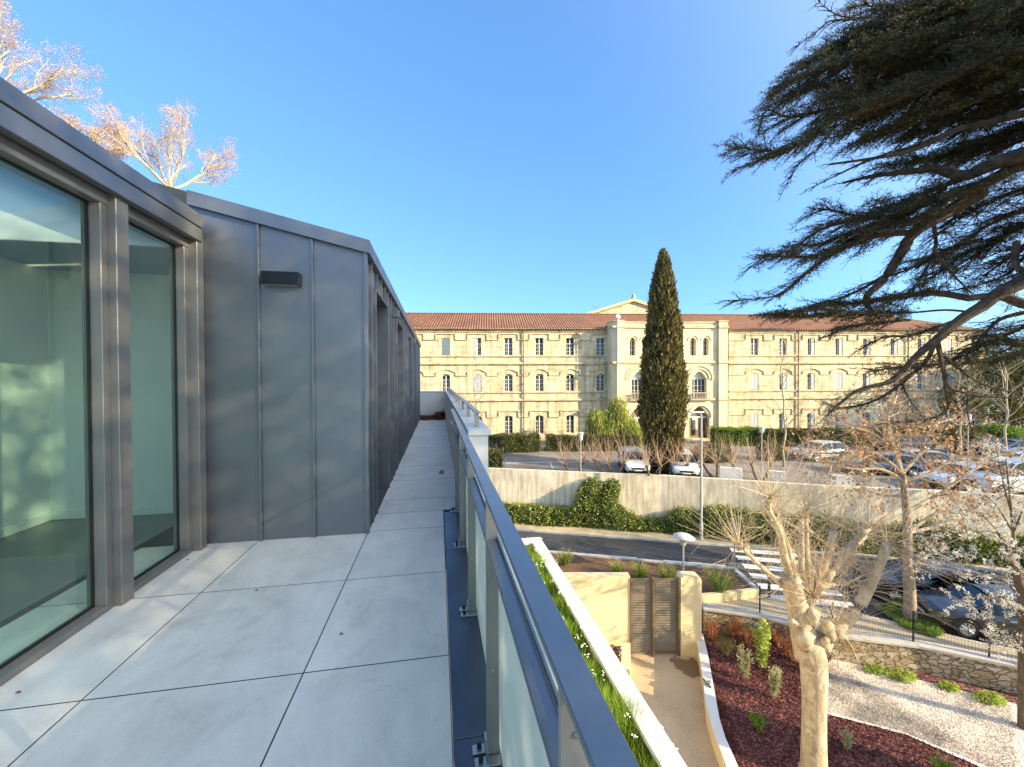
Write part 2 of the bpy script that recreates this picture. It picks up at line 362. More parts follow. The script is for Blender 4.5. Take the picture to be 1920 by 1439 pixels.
# left wing: room behind the big panes
X0, X1, Y0, Y1 = -4.3, -2.30, -4.0, 5.4
mb = MB(); mb.quad((X0, Y0, -.02), (X1, Y0, -.02), (X1, Y1, -.02), (X0, Y1, -.02)); mb.build('room_floor', roomf_m, t)
mb = MB()
def wall_holes(p0, p1, z0, z1, holes):     # vertical sheet from p0 to p1 with rectangular holes (s0,s1,za,zb)
    p0 = Vector(p0); p1 = Vector(p1); L = (p1-p0).length; d = (p1-p0)/L
    ss = sorted({0, L, *[h[0] for h in holes], *[h[1] for h in holes]}); zs = sorted({z0, z1, *[h[2] for h in holes], *[h[3] for h in holes]})
    for i in range(len(ss)-1):
        for j in range(len(zs)-1):
            cs, cz = (ss[i]+ss[i+1])/2, (zs[j]+zs[j+1])/2
            if any(h[0] < cs < h[1] and h[2] < cz < h[3] for h in holes): continue
            a = p0+d*ss[i]; b = p0+d*ss[i+1]
            mb.quad((a.x, a.y, zs[j]), (b.x, b.y, zs[j]), (b.x, b.y, zs[j+1]), (a.x, a.y, zs[j+1]))
wall_holes((X0, Y0), (X0, Y1), -.02, 2.78, [(.6, 2.2, .1, 2.2), (5.3, 5.9, .5, 2.1)])
wall_holes((X0, Y0), (X1, Y0), -.02, 2.78, [(.4, 1.6, .1, 2.4)])
q0, q1 = ay(258, 885, Y1), ay(302, 715, Y1)
wall_holes((X0, Y1), (X1, Y1), -.02, 2.78, [])
wall_holes((X1+.002, GY), (X1+.002, Y1), -.02, 2.78, [])
mb.bbox(X0+.002, X0+.02, Y0, Y1, -.018, .07, .003); mb.bbox(X0+.02, X1, Y1-.02, Y1-.002, -.018, .07, .003); mb.bbox(X0+.25, X0+.50, 2.9, 3.1, -.02, 2.78, .004)
mb.build('room_walls', room_m, t)
mb = MB(); hs = [(-3.9, -3.0, -1.5, 2.4)]
gx = sorted({X0, X1, *[h[0] for h in hs], *[h[1] for h in hs]}); gy_ = sorted({Y0, Y1, *[h[2] for h in hs], *[h[3] for h in hs]})
for i in range(len(gx)-1):
    for j in range(len(gy_)-1):
        if any(h[0] < (gx[i]+gx[i+1])/2 < h[1] and h[2] < (gy_[j]+gy_[j+1])/2 < h[3] for h in hs): continue
        mb.quad((gx[i], gy_[j], 2.78), (gx[i+1], gy_[j], 2.78), (gx[i+1], gy_[j+1], 2.78), (gx[i], gy_[j+1], 2.78))
for h in hs:      # upstands of a roof opening added to let daylight into the room
    for (a, b, c, d) in ((h[0], h[1], h[2], h[2]), (h[0], h[1], h[3], h[3]), (h[0], h[0], h[2], h[3]), (h[1], h[1], h[2], h[3])):
        mb.quad((a, c, 2.78), (b, d, 2.78), (b, d, 3.0), (a, c, 3.0))
mb.build('room_ceiling', ceil_m, t)
# fascia (two metal bands with a shadow gap), soffit, flat roof edge
mb = MB()
mb.bbox(-2.17, -2.10, -4, 4.15, 2.925, 3.04, .004); mb.bbox(-2.17, -2.106, -4, 4.15, 2.80, 2.917, .004); mb.box(-2.17, -2.12, -4, 4.14, 2.91, 2.93)
mb.bbox(-2.6, -2.17, -4, 4.15, 2.99, 3.02, .004)
mb.build('fascia', zinc, t)
mb = MB(); mb.box(-2.30, -2.17, -4, 4.14, 2.83, 2.86); mb.build('soffit', black_m, t)

# window walls
t2 = thing('window_wall', 'tall green tinted fixed panes in bronze grey metal frames, left of the terrace', 'window wall', (-2.2, 0, 0))
mb = MB()
B = .003
for y0, y1 in ((-4.0, 3.20), (3.32, 4.10)):
    mb.bbox(-2.31, -2.19, y0, y1, -.02, .04, B); mb.bbox(-2.31, -2.19, y0, y1, 2.73, 2.83, B)
    mb.bbox(-2.31, -2.195, y1-.06, y1, .04, 2.73, B)
    if y0 > 0: mb.bbox(-2.31, -2.195, y0, y0+.03, .04, 2.73, B)
mb.build('window_frame', frame_m, t2)
mb = MB(); mb.bbox(-2.31, -2.145, 3.20, 3.315, -.02, 2.83, .004); mb.build('mullion', frame_m, t2)
mb = MB(); mb.bbox(-2.31, -2.125, 4.10, 4.20, -.02, 2.83, .004); mb.bbox(-2.31, -2.15, 4.20, 4.255, -.02, 2.9, .004); mb.build('corner_post', frame_m, t2)
for y0, y1 in ((-4.0, 3.14), (3.35, 4.04)):
    mb = MB(); mb.quad((-2.28, y0, .04), (-2.28, y1, .04), (-2.28, y1, 2.73), (-2.28, y0, 2.73)); mb.build('glass_pane', glass_m, t2)
    mb = MB(); e = .012
    for (a, b, c, d) in ((y0, y1, .04, .04+e), (y0, y1, 2.73-e, 2.73), (y1-e, y1, .04+e, 2.73-e)): mb.box(-2.2765, -2.262, a, b, c, d)
    mb.build('gasket', rubber_m, t2)
# skirting visible inside, small socket
# wall lights
def wall_light(loc, rz, sc, label):
    t = thing('wall_light', label, 'wall light', loc, rz, None)
    mb = MB(); mb.bbox(-.165*sc, .165*sc, -.10, -.002, -.06, .06, .004); mb.build('housing', black_m if sc == 1 else zinc, t, world=False)
    mb = MB(); mb.bbox(-.15*sc, .15*sc, -.085, -.01, -.064, -.058, .001); mb.build('diffuser', M('light_diffuser', (.3, .3, .3), rough=.5), t, world=False)
wall_light((-1.465, GY, 2.51), 0, 1, 'black box wall light high on the zinc gable panel')
wall_light((WX+.005, 6.75, 2.60), math.pi/2, .5, 'small grey wall light on the corridor wall before the second opening')
wall_light((WX+.005, 11.6, 2.62), math.pi/2, .5, 'small grey wall light far down the corridor wall between the last openings')

# ------------------------------------------------------------------ railing on the terrace
RAILX0, RAILX1 = .186, .243
t = thing('terrace_railing', 'blue grey metal handrail on flat posts with white glass panels along the terrace', 'railing', (.21, 1, 0))
mb = MB()
mb.bbox(RAILX0, RAILX1, -3, 1.748, 1.055, 1.070, .002); mb.bbox(RAILX0, RAILX1, 1.75, 3.5, 1.055, 1.070, .002); mb.bbox(RAILX0, RAILX1, 3.502, 6.55, 1.055, 1.070, .002)
mb.build('handrail', rail_m, t)
mb = MB(); mb.bbox(RAILX0, RAILX1-.014, -3, 6.5, .875, .887, .002); mb.build('middle_rail', rail_m, t)
mb = MB(); mb.box(RAILX1-.010, RAILX1-.004, -3, 6.5, .86, .90); mb.build('glazing_clip', rail_m, t)
PY = [-2.3, -1.3, -.35, .62, 1.65, 2.70, 3.80, 4.83]
for y in PY:
    mb = MB(); mb.bbox(RAILX0+.001, RAILX1-.004, y-.006, y+.006, -.02, 1.055, .0015); p = mb.build('post', post_m, t)
    for z in (.98, .35): mb = MB(); mb.lathe([(.0001, 0), (.006, 0), (.006, .004), (.0001, .005)], (RAILX0+.028, y-.006, z), 10, M=Matrix.Rotation(math.pi/2, 3, 'X')); mb.build('screw', steel_m, p)
    mb = MB(); mb.bbox(.135, .24, y-.055, y-.01, -.010, .0, .001); mb.bbox(.13, .24, y+.008, y+.05, -.010, .0, .001); mb.bbox(.182, .19, y-.05, y+.05, -.01, .05, .001)
    b = mb.build('bracket', steel_m, t)
    for dy in (-.033, .03): mb = MB(); mb.lathe([(.001, 0), (.010, 0), (.010, .018), (.001, .02)], (.16, y+dy, 0), 6); mb.build('bolt', black_m, b)
for i in range(len(PY)-1):
    mb = MB(); mb.box(.246, .254, PY[i]+.004, PY[i+1]-.004, -.02, .885); mb.build('glass_panel', frost_m, t)
mb = MB(); mb.box(.246, .254, 4.84, 5.6, -.02, .885); mb.build('glass_panel', frost_m, t)

# white parapet at the far part of the terrace
t = thing('parapet_wall', 'white plastered parapet beyond the end of the handrail, turning across the terrace end', 'parapet', (.35, 10, 0))
mb = MB(); mb.box(.265, .45, 3.72, ENDY+.2, CZ, 1.03); mb.box(WX+.002, .265, ENDY, ENDY+.2, -.26, 1.03); mb.build('wall', white_m, t)
mb = MB(); mb.bbox(.262, .475, 3.69, ENDY+.23, 1.031, 1.08, .004); mb.bbox(WX+.031, .262, ENDY-.02, ENDY+.23, 1.031, 1.08, .004); mb.build('coping', cap_m, t)
t = thing('parapet_railing', 'low grey metal rail on short posts on top of the white parapet', 'railing', (.35, 9, 1.08))
mb = MB(); mb.bbox(.335, .392, 3.86, ENDY+.1, 1.222, 1.236, .002); mb.build('handrail', post_m, t)
y = 3.92
while y < ENDY:
    mb = MB(); mb.bbox(.342, .386, y-.006, y+.006, 1.081, 1.222, .001); mb.build('post', post_m, t); y += 1.12
t = thing('guard_rail', 'thin metal guard rail over the white end wall of the terrace', 'railing', (-.2, ENDY+.1, 1.08))
mb = MB(); mb.tube([(WX+.05, ENDY+.12, 1.30), (.1, ENDY+.12, 1.30)], .008, 6); mb.build('rail', steel_m, t)
for x in (WX+.1, .09):
    mb = MB(); mb.tube([(x, ENDY+.12, 1.08), (x, ENDY+.12, 1.30)], .007, 6); mb.build('post', steel_m, t)
# leaves swept against the end wall, small object on the floor
mb = MB(); n = 900
P = np.stack([rng.uniform(WX+.03, .25, n), ENDY-.04-np.abs(rng.normal(0, .20, n)), np.zeros(n)], 1)
P[:, 2] = np.maximum(.01, .16*np.exp(-((ENDY-P[:, 1])/.25)**2)*rng.uniform(0, 1, n)*(1+1.0*(P[:, 0] > -.1)))
D = rng.normal(size=(n, 3)); D[:, 2] *= .4; D /= np.linalg.norm(D, axis=1, keepdims=True)
mb.leaves(P, D, rng.uniform(.06, .13, n), .07)
tag(mb.build('dead_leaves', leafd_m), 'brown dead leaves heaped against the white end wall', 'leaves', kind='stuff')
for i, (x, y, lab) in enumerate(((352, 1051, 'tiny dry leaf on the tile near the corner post'), (35, 1300, 'small brown leaf on the tile at the bottom left'), (477, 985, 'tiny dry leaf at the foot of the zinc gable'), (480, 1108, 'dark speck of leaf at a tile joint'), (640, 1190, 'tiny dry leaf in the middle of the tiles'))):
    c = az_(x, y, 0); mb = MB(); aa = rng.uniform(0, 6); pts = [(c.x+r*math.cos(aa+k*1.05)*rng.uniform(.6, 1), c.y+r*math.sin(aa+k*1.05)*.6, .003+.006*(k % 2)) for k, r in enumerate([.018, .012, .016, .011, .017, .012])]; mb.poly(pts); tag(mb.build('fallen_leaf', leafd_m, org=(c.x, c.y, 0)), lab, 'leaf')
mb = MB(); c = az_(829, 888, 0); mb.bbox(c.x-.05, c.x+.03, c.y-.05, c.y+.05, 0, .03, .005); mb.bbox(c.x-.03, c.x+.03, c.y-.02, c.y+.03, .03, .05, .004)
tag(mb.build('tile_offcut', M('offcut', (.3, .27, .2), rough=.8), org=(c.x, c.y, 0)), 'small beige scrap lying on the terrace floor near the railing', 'scrap')

# ------------------------------------------------------------------ planter roof strip with grass, one storey down
t = thing('grass_planter', 'long planter with white coping full of tall green grass below the railing', 'planter', (1.5, 5, -2.9))
CPX0, CPX1, CPY = 2.24, 2.50, 9.9
mb = MB(); mb.box(2.28, 2.47, -6, CPY-.03, CZ, -2.52); mb.box(.46, 2.28, CPY-.25, CPY-.03, CZ, -2.52); mb.build('wall', gold_m, t)
mb = MB()
y = -6.
while y < CPY-.3: mb.bbox(CPX0, CPX1, y, min(y+1.95, CPY-.28)-.004, -2.519, -2.45, .004); y += 1.95
mb.bbox(.46, CPX1, CPY-.28, CPY, -2.519, -2.45, .004); mb.build('coping', cap_m, t)
mb = MB(); mb.box(.46, 2.28, -6, CPY-.26, -3.2, -2.72); mb.build('soil', earth_m, t)
n = 52000
P = np.stack([2.27-np.abs(rng.normal(0, .55, n)), rng.uniform(0, CPY-.3, n), np.full(n, -2.72)], 1); P = P[P[:, 0] > .5]; n = len(P)
cl = np.sin(P[:, 1]*3.1)+np.sin(P[:, 1]*7.7+P[:, 0]*5)+np.sin(P[:, 0]*9+P[:, 1]*1.7)
D = rng.normal(size=(n, 3))*.32; D[:, 2] = 1; D[:, 0] += .1; D /= np.linalg.norm(D, axis=1, keepdims=True)
L = rng.uniform(.12, .30, n)*(1+.22*cl)
Wd = np.stack([rng.normal(size=n), rng.normal(size=n), np.zeros(n)], 1); Wd /= np.linalg.norm(Wd, axis=1, keepdims=True)
B2 = np.array([0, 0, -.5]); Dt = D+rng.normal(size=(n, 3))*.35+B2*rng.uniform(0, .9, (n, 1)); Dt /= np.linalg.norm(Dt, axis=1, keepdims=True)
mid = P+D*L[:, None]*.6; tip = mid+Dt*L[:, None]*.5; ww = .0045
V = np.stack([P-Wd*ww, P+Wd*ww, mid+Wd*ww*.8, mid-Wd*ww*.8, tip], 1).reshape(-1, 3)
idx = np.arange(n)[:, None]*5
mb = MB(); mb.v.append(V.astype(np.float32)); mb.n = len(V); mb.A.append((idx+np.array([[0, 1, 2, 3]]), 0)); mb.A.append((idx+np.array([[3, 2, 4]]), 0))
tag(mb.build('tall_grass', grass_m), 'long fresh green grass filling the planter below the handrail', 'grass', kind='stuff')
mb = MB()
for i in range(70):
    y = rng.uniform(3.2, 9.6); p = Vector((rng.uniform(1.9, 2.45), y, -2.7)); q = p+Vector((rng.normal(0, .06), rng.normal(0, .06), rng.uniform(.3, .5)))
    mb.tube([p, q], .0025, 3)
    for k in range(5): 
        c = q+Vector(rng.normal(0, .022, 3)); mb.lathe([(.002, -.008), (.011, 0), (.002, .008)], c, 5, 1)
tag(mb.build('white_flowers', [grass_m, M('petal', (.7, .7, .62), rough=.8)]), 'tiny white wild flowers standing among the planter grass', 'flowers', kind='stuff')

# ------------------------------------------------------------------ ground, street, pavements
RD = Vector((.9246, -.381, 0)); RN = Vector((.381, .9246, 0))       # along the street, across it (away from us)
def road_pt(s, t, z): p = Vector((5.19, 24.97, 0))+RD*s+RN*t; return Vector((p.x, p.y, z))
mb = MB(); mb.quad((-700, -500, SZ-2.5), (900, -500, SZ-2.5), (900, 900, SZ-2.5), (-700, 900, SZ-2.5)); struct(mb, 'ground', earth_m)
def strip(name, pts, z, mat):
    mb = MB(); mb.poly([Vector((p[0], p[1], z)) for p in pts]); return struct(mb, name, mat)
far_e = [road_pt(-60, 0, 0), road_pt(0, 0, 0), Vector((16.12, 20.47, 0)), Vector((22.2, 17.9, 0)), Vector((27.85, 14.9, 0)), Vector((60, -4, 0))]
# street slab, from the retaining wall to the garden wall
mb = MB()
inner = [(-60, 46), (5.6, 20.75), (14.0, 17.2), (14.2, 14.6), (18.6, 12.55), (40, -1), (70, -20)]
mb.poly([Vector((p[0], p[1], SZ)) for p in inner]+[Vector((p.x, p.y, SZ)) for p in (Vector((75, -4, 0)), Vector((60, 6, 0)), Vector((28, 16.6, 0)), Vector((22, 19.5, 0)), road_pt(11, 1.5, 0), road_pt(0, 1.2, 0), road_pt(-62, 1.2, 0))])
struct(mb, 'road', asph_m)
mb = MB()      # far pavement
o = [road_pt(-62, 0, 0), road_pt(0, 0, 0), Vector((16.12, 20.47, 0)), Vector((22.2, 17.9, 0)), Vector((27.85, 14.9, 0)), Vector((60, -4, 0))]
i_ = [road_pt(-62, 3.2, 0), road_pt(0, 3.2, 0), Vector((17.3, 23.2, 0)), Vector((23.4, 20.4, 0)), Vector((29.3, 17.6, 0)), Vector((62, -1, 0))]
for k in range(5):
    a, b, c, d = [Vector((p.x, p.y, SZ+.10)) for p in (o[k], o[k+1], i_[k+1], i_[k])]; mb.quad(a, b, c, d)
struct(mb, 'pavement', pave_m)
mb = MB()
for k in range(5):
    a, b = o[k], o[k+1]; d = (b-a).normalized(); nn = Vector((-d.y, d.x, 0)); L = (b-a).length
    Mx = Matrix((d, nn, Vector((0, 0, 1)))).transposed().to_4x4(); Mx.translation = Vector((a.x, a.y, SZ))
    s = 0
    while s < L: mb.bbox(s, min(s+1.0, L)-.006, -.13, .02, -.05, .112, .01, M=Mx); s += 1.0
struct(mb, 'kerb', kerb_m)
# near pavement between road and garden wall
near_o = [(10.6, 16.6), (13.0, 16.0), (15.5, 14.0), (17.0, 12.95), (19.0, 11.05), (24, 7.6), (40, -3)]
near_i = [(10.6, 14.9), (12.38, 13.85), (13.95, 12.40), (16.32, 11.34), (18.28, 9.98), (23, 6.0), (38, -5)]
mb = MB()
for k in range(6):
    a, b, c, d = near_i[k], near_i[k+1], near_o[k+1], near_o[k]
    mb.quad((*a, SZ+.09), (*b, SZ+.09), (*c, SZ+.09), (*d, SZ+.09))
struct(mb, 'pavement', M('aggregate_pavement', (.38, .31, .21), (.52, .43, .30), sc=40, rough=.9, bs=.3, bsc=90, bd=.008))
mb = MB()
for k in range(1, 6):
    a, b = Vector((*near_o[k], 0)), Vector((*near_o[k+1], 0)); d = (b-a).normalized(); nn = Vector((-d.y, d.x, 0)); L = (b-a).length
    Mx = Matrix((d, nn, Vector((0, 0, 1)))).transposed().to_4x4(); Mx.translation = Vector((a.x, a.y, SZ))
    s = 0
    while s < L: mb.bbox(s, min(s+1.0, L)-.006, -.02, .12, -.05, .104, .01, M=Mx); s += 1.0
struct(mb, 'kerb', kerb_m)
# markings
mb = MB()
for k in range(7):
    p = road_pt(11.9, -1.0*k-.25, SZ+.004); a = p; b = p+RD*3.3; c = b-RN*.52; d = p-RN*.52; mb.quad(d, c, b, a)
struct(mb, 'crosswalk', paint_m)
mb = MB()
for s0 in (-7, -2.6, 1.75, 6.1):
    a = az_(1087, 1038, SZ); 
    q = Vector((a.x, a.y, SZ+.004))+RD*(s0-1.75); mb.quad(q-RN*.08, q+RD*3-RN*.08, q+RD*3+RN*.08, q+RN*.08)
struct(mb, 'lane_marking', paint_m)
mb = MB()
for k in range(5):
    q = az_(1722+k*14, 1109+k*4, SZ+.004); mb.quad(q, q+Vector((.75, -.35, 0)), q+Vector((.55, .1, 0)), q+Vector((-.1, .35, 0)))
struct(mb, 'yellow_marking', yellow_m)
# verge of grass by the dark car
mb = MB(); P0 = [az_(1640, 1140, SZ+.11), az_(1700, 1180, SZ+.11), az_(1752, 1196, SZ+.11), az_(1772, 1190, SZ+.11), az_(1735, 1150, SZ+.11), az_(1700, 1128, SZ+.11)]
mb.poly(P0); struct(mb, 'verge', earth_m)
def blades(mb, pts_fn, n, h, w=.012, lean=.35):
    P = np.array([pts_fn() for _ in range(n)]); D = rng.normal(size=(n, 3))*lean; D[:, 2] = 1; D /= np.linalg.norm(D, axis=1, keepdims=True)
    mb.leaves(P, D, rng.uniform(.5, 1, n)*h, w)
def tri_sampler(poly):
    A = [Vector(p) for p in poly]
    def f():
        i = random.randrange(1, len(A)-1); u, v = random.random(), random.random()
        if u+v > 1: u, v = 1-u, 1-v
        p = A[0]+(A[i]-A[0])*u+(A[i+1]-A[0])*v; return tuple(p)
    return f
mb = MB(); blades(mb, tri_sampler(P0), 2600, .22, .03); tag(mb.build('verge_grass', grass_m), 'patch of green grass on the kerb by the parked dark car', 'grass', kind='stuff')

# ------------------------------------------------------------------ retaining wall and upper car park
def wallmat():
    m, n, b = nodes('streaked_render'); v = coord(n); f1 = noise(n, coord(n, (1, 1, .12)), 4.5, 7, .7); f2 = noise(n, v, .8, 5); f3 = noise(n, v, 30, 4)
    tc = N(n, 'ShaderNodeTexCoord'); sp = N(n, 'ShaderNodeSeparateXYZ'); n.links.new(tc.outputs['Object'], sp.inputs[0])
    mr = N(n, 'ShaderNodeMapRange'); mr.inputs['From Min'].default_value = SZ+1.7; mr.inputs['From Max'].default_value = -4.65; n.links.new(sp.outputs['Z'], mr.inputs[0])
    mm = N(n, 'ShaderNodeMath', operation='MULTIPLY'); n.links.new(mr.outputs[0], mm.inputs[0]); n.links.new(ramp(n, f1, [(.42, 0), (.66, .9)]), mm.inputs[1])
    c = mixc(n, mm.outputs[0], (.86, .77, .58), (.46, .38, .27)); c = mixc(n, 1, c, ramp(n, f2, [(.3, .8), (.7, 1.12)]), 'MULTIPLY')
    c = mixc(n, 1, c, ramp(n, f3, [(.3, .86), (.7, 1.1)]), 'MULTIPLY')
    n.links.new(c, b.inputs['Base Color']); b.inputs['Roughness'].default_value = .95; bump(n, b, f3, .4, .015); return m
RW = [(-40, 45.5), (-12, 33.9), (3.48, 27.7), (9.1, 25.44), (13.91, 23.58), (17.78, 21.6), (21.53, 19.59), (27.06, 17.28), (36, 12.5), (50, 4)]
mb = MB()
for k in range(len(RW)-1):
    a, b = Vector((*RW[k], 0)), Vector((*RW[k+1], 0)); d = (b-a).normalized(); nn = Vector((-d.y, d.x, 0))
    A, B_ = a+nn*.3, b+nn*.3
    mb.quad((a.x, a.y, SZ-.5), (b.x, b.y, SZ-.5), (b.x, b.y, -4.65), (a.x, a.y, -4.65)); mb.quad((a.x, a.y, -4.65), (b.x, b.y, -4.65), (B_.x, B_.y, -4.65), (A.x, A.y, -4.65))
    mb.quad((B_.x, B_.y, LOT-.3), (A.x, A.y, LOT-.3), (A.x, A.y, -4.65), (B_.x, B_.y, -4.65))
tag(mb.build('retaining_wall', wallmat(), org=(13.9, 23.6, SZ)), 'long pale retaining wall with dark rain streaks between street and car park', 'retaining wall')
mb = MB()
for k in range(len(RW)-1):
    a, b = RW[k], RW[k+1]; mb.quad((a[0]+.06, a[1]+.15, LOT), (b[0]+.06, b[1]+.15, LOT), (b[0]+300, b[1]+400, LOT), (a[0]-200, a[1]+400, LOT))
# one sheet instead of a fan of quads
mb = MB(); mb.poly([Vector((x+.06, y+.15, LOT)) for x, y in RW]+[Vector((400, -150, LOT)), Vector((400, 500, LOT)), Vector((-300, 500, LOT)), Vector((-300, 120, LOT))])
struct(mb, 'car_park', lot_m)

# ------------------------------------------------------------------ garden and courtyard below
gp = lambda x, y: az_(x, y, GZ)
cw_l = [az_(x, y, -8.55) for x, y in ((1302, 1185), (1309, 1216), (1318, 1270), (1324, 1324), (1338, 1371), (1363, 1439), (1400, 1530), (1450, 1640))]
cw_r = [az_(x, y, -8.55) for x, y in ((1318, 1189), (1327, 1225), (1340, 1297), (1349, 1347), (1360, 1383), (1385, 1439), (1424, 1530), (1476, 1640))]
mb = MB(); mb.poly([(2.47, 15.8, CZ), (2.47, 1.0, CZ)]+[(p.x+.05, p.y, CZ) for p in cw_l[::-1]]+[(10.6, 15.4, CZ)])
struct(mb, 'courtyard_path', path_m)
GW = [(10.51, 14.64), (12.38, 13.72), (13.95, 12.25), (16.32, 11.21), (18.28, 9.85), (23, 5.9), (38, -5)]
mb = MB(); mb.poly([(p.x-.05, p.y, GZ) for p in cw_r]+[(6.5, -12, GZ), (45, -18, GZ)]+[(x, y+.1, GZ) for x, y in GW[::-1]])
pur, n_, b_ = nodes('purple_bark_chips'); v_ = coord(n_); vo = N(n_, 'ShaderNodeTexVoronoi'); vo.inputs['Scale'].default_value = 17; n_.links.new(v_, vo.inputs['Vector'])
sp = N(n_, 'ShaderNodeSeparateColor'); n_.links.new(vo.outputs['Color'], sp.inputs[0])
n_.links.new(ramp(n_, sp.outputs[0], [(0, (.05, .014, .018)), (.6, (.14, .045, .045)), (1, (.36, .17, .14))]), b_.inputs['Base Color']); b_.inputs['Roughness'].default_value = .9; bump(n_, b_, sp.outputs[1], 1, .05)
struct(mb, 'bark_bed', pur)
# loose chips on top give the bed a rough surface
bed = [gp(1330, 1195), gp(1500, 1225), gp(1560, 1262), gp(1600, 1300), gp(1700, 1440), gp(1560, 1500), gp(1400, 1470), gp(1352, 1330)]
def chips(name, polyg, z, n, L, Wd, mat, lab, cat):
    mb = MB(); f = tri_sampler(polyg); P = np.array([f() for _ in range(n)]); P[:, 2] = z+rng.uniform(0, .05, n)
    D = rng.normal(size=(n, 3)); D[:, 2] *= .5; D /= np.linalg.norm(D, axis=1, keepdims=True); mb.leaves(P, D, rng.uniform(.6, 1.4, n)*L, Wd)
    return tag(mb.build(name, mat), lab, cat, kind='stuff')
chip_m = foliage('bark_chip', [(.05, .014, .018), (.14, .045, .045), (.38, .17, .14)], 1.2, .9, 0, .1)
mb = MB(); mb.poly([gp(1560, 1236), gp(1905, 1322), gp(2100, 1372), gp(2300, 1560), gp(1905, 1470), gp(1700, 1380), gp(1540, 1338), gp(1500, 1262)])
for v in mb.v: v[:, 2] = GZ+.03
grv, n_, b_ = nodes('pale_gravel'); v_ = coord(n_); vo = N(n_, 'ShaderNodeTexVoronoi'); vo.inputs['Scale'].default_value = 26; n_.links.new(v_, vo.inputs['Vector'])
sp = N(n_, 'ShaderNodeSeparateColor'); n_.links.new(vo.outputs['Color'], sp.inputs[0])
c_ = mixc(n_, 1, ramp(n_, sp.outputs[0], [(0, (.58, .48, .39)), (.5, (.78, .69, .59)), (1, (.88, .81, .72))]), ramp(n_, noise(n_, v_, 1.2, 4), [(.35, .85), (.65, 1.1)]), 'MULTIPLY')
n_.links.new(c_, b_.inputs['Base Color']); b_.inputs['Roughness'].default_value = .9; bump(n_, b_, vo.outputs['Distance'], .9, .03)
struct(mb, 'gravel_path', grv)
PUR = [gp(1322, 1198), gp(1420, 1190), gp(1560, 1236), gp(1545, 1262), gp(1540, 1338), gp(1700, 1380), gp(1905, 1470), gp(1905, 1600), gp(1500, 1600), gp(1400, 1470), gp(1362, 1383), gp(1345, 1320)]
chips('bark_chips', [PUR[0], PUR[1], PUR[2], PUR[3], PUR[4], PUR[9], PUR[10], PUR[11]], GZ, 42000, .05, .03, chip_m, 'purple brown bark chips covering the garden bed', 'bark chips')
chips('bark_chips', [PUR[9], PUR[4], PUR[5], PUR[6], PUR[7], PUR[8]], GZ, 16000, .05, .03, chip_m, 'purple brown bark chips around the foot of the pale tree', 'bark chips')
stone_m = foliage('gravel_stone', [(.56, .46, .38), (.78, .69, .58), (.88, .82, .73)], 1.2, .9, 0, .2)
chips('gravel', [gp(1560, 1242), gp(1900, 1326), gp(1915, 1465), gp(1700, 1376), gp(1545, 1335), gp(1510, 1270)], GZ+.03, 42000, .028, .024, stone_m, 'pale gravel covering the garden strip below the stone wall', 'gravel')

# curved low wall beside the path
t = thing('curved_wall', 'low cream wall with white capping curving along the sandy path', 'low wall', (7.5, 9, CZ))
mb = MB(); a = [(p.x+.015, p.y) for p in cw_l]; b = [(p.x-.015, p.y) for p in cw_r]
for k in range(len(a)-1):
    mb.quad((*a[k], CZ-.1), (*a[k+1], CZ-.1), (*a[k+1], -8.60), (*a[k], -8.60)); mb.quad((*b[k+1], CZ-.1), (*b[k], CZ-.1), (*b[k], -8.60), (*b[k+1], -8.60))
mb.quad((*b[0], CZ-.1), (*a[0], CZ-.1), (*a[0], -8.6), (*b[0], -8.6))
mb.build('wall', gold_m, t)
mb = MB()
for k in range(len(cw_l)-1):
    for q in range(2):
        f0, f1 = q/2, (q+1)/2-.006
        P = [cw_l[k].lerp(cw_l[k+1], f0), cw_l[k].lerp(cw_l[k+1], f1), cw_r[k].lerp(cw_r[k+1], f1), cw_r[k].lerp(cw_r[k+1], f0)]
        V = [(p.x, p.y, -8.601) for p in P]+[(p.x, p.y, -8.55) for p in P]
        mb.add(V, [(0, 1, 2, 3), (7, 6, 5, 4), (0, 4, 5, 1), (1, 5, 6, 2), (2, 6, 7, 3), (3, 7, 4, 0)])
mb.build('capping', cap_m, t)
mb = MB(); c = az_(1327, 1281, -8.52); mb.bbox(-.09, .09, -.025, .025, 0, .10, .004, M=Matrix.Translation((c.x, c.y, -8.549)))
mb.bbox(-.09, -.06, -.20, .2, 0, .06, .004, M=Matrix.Translation((c.x+.05, c.y, -8.549)))
tag(mb.build('path_light', M('grey_metal', (.12, .12, .12), rough=.5), org=(c.x, c.y, -8.549)), 'grey angular metal fitting on top of the curved white capping', 'path light')
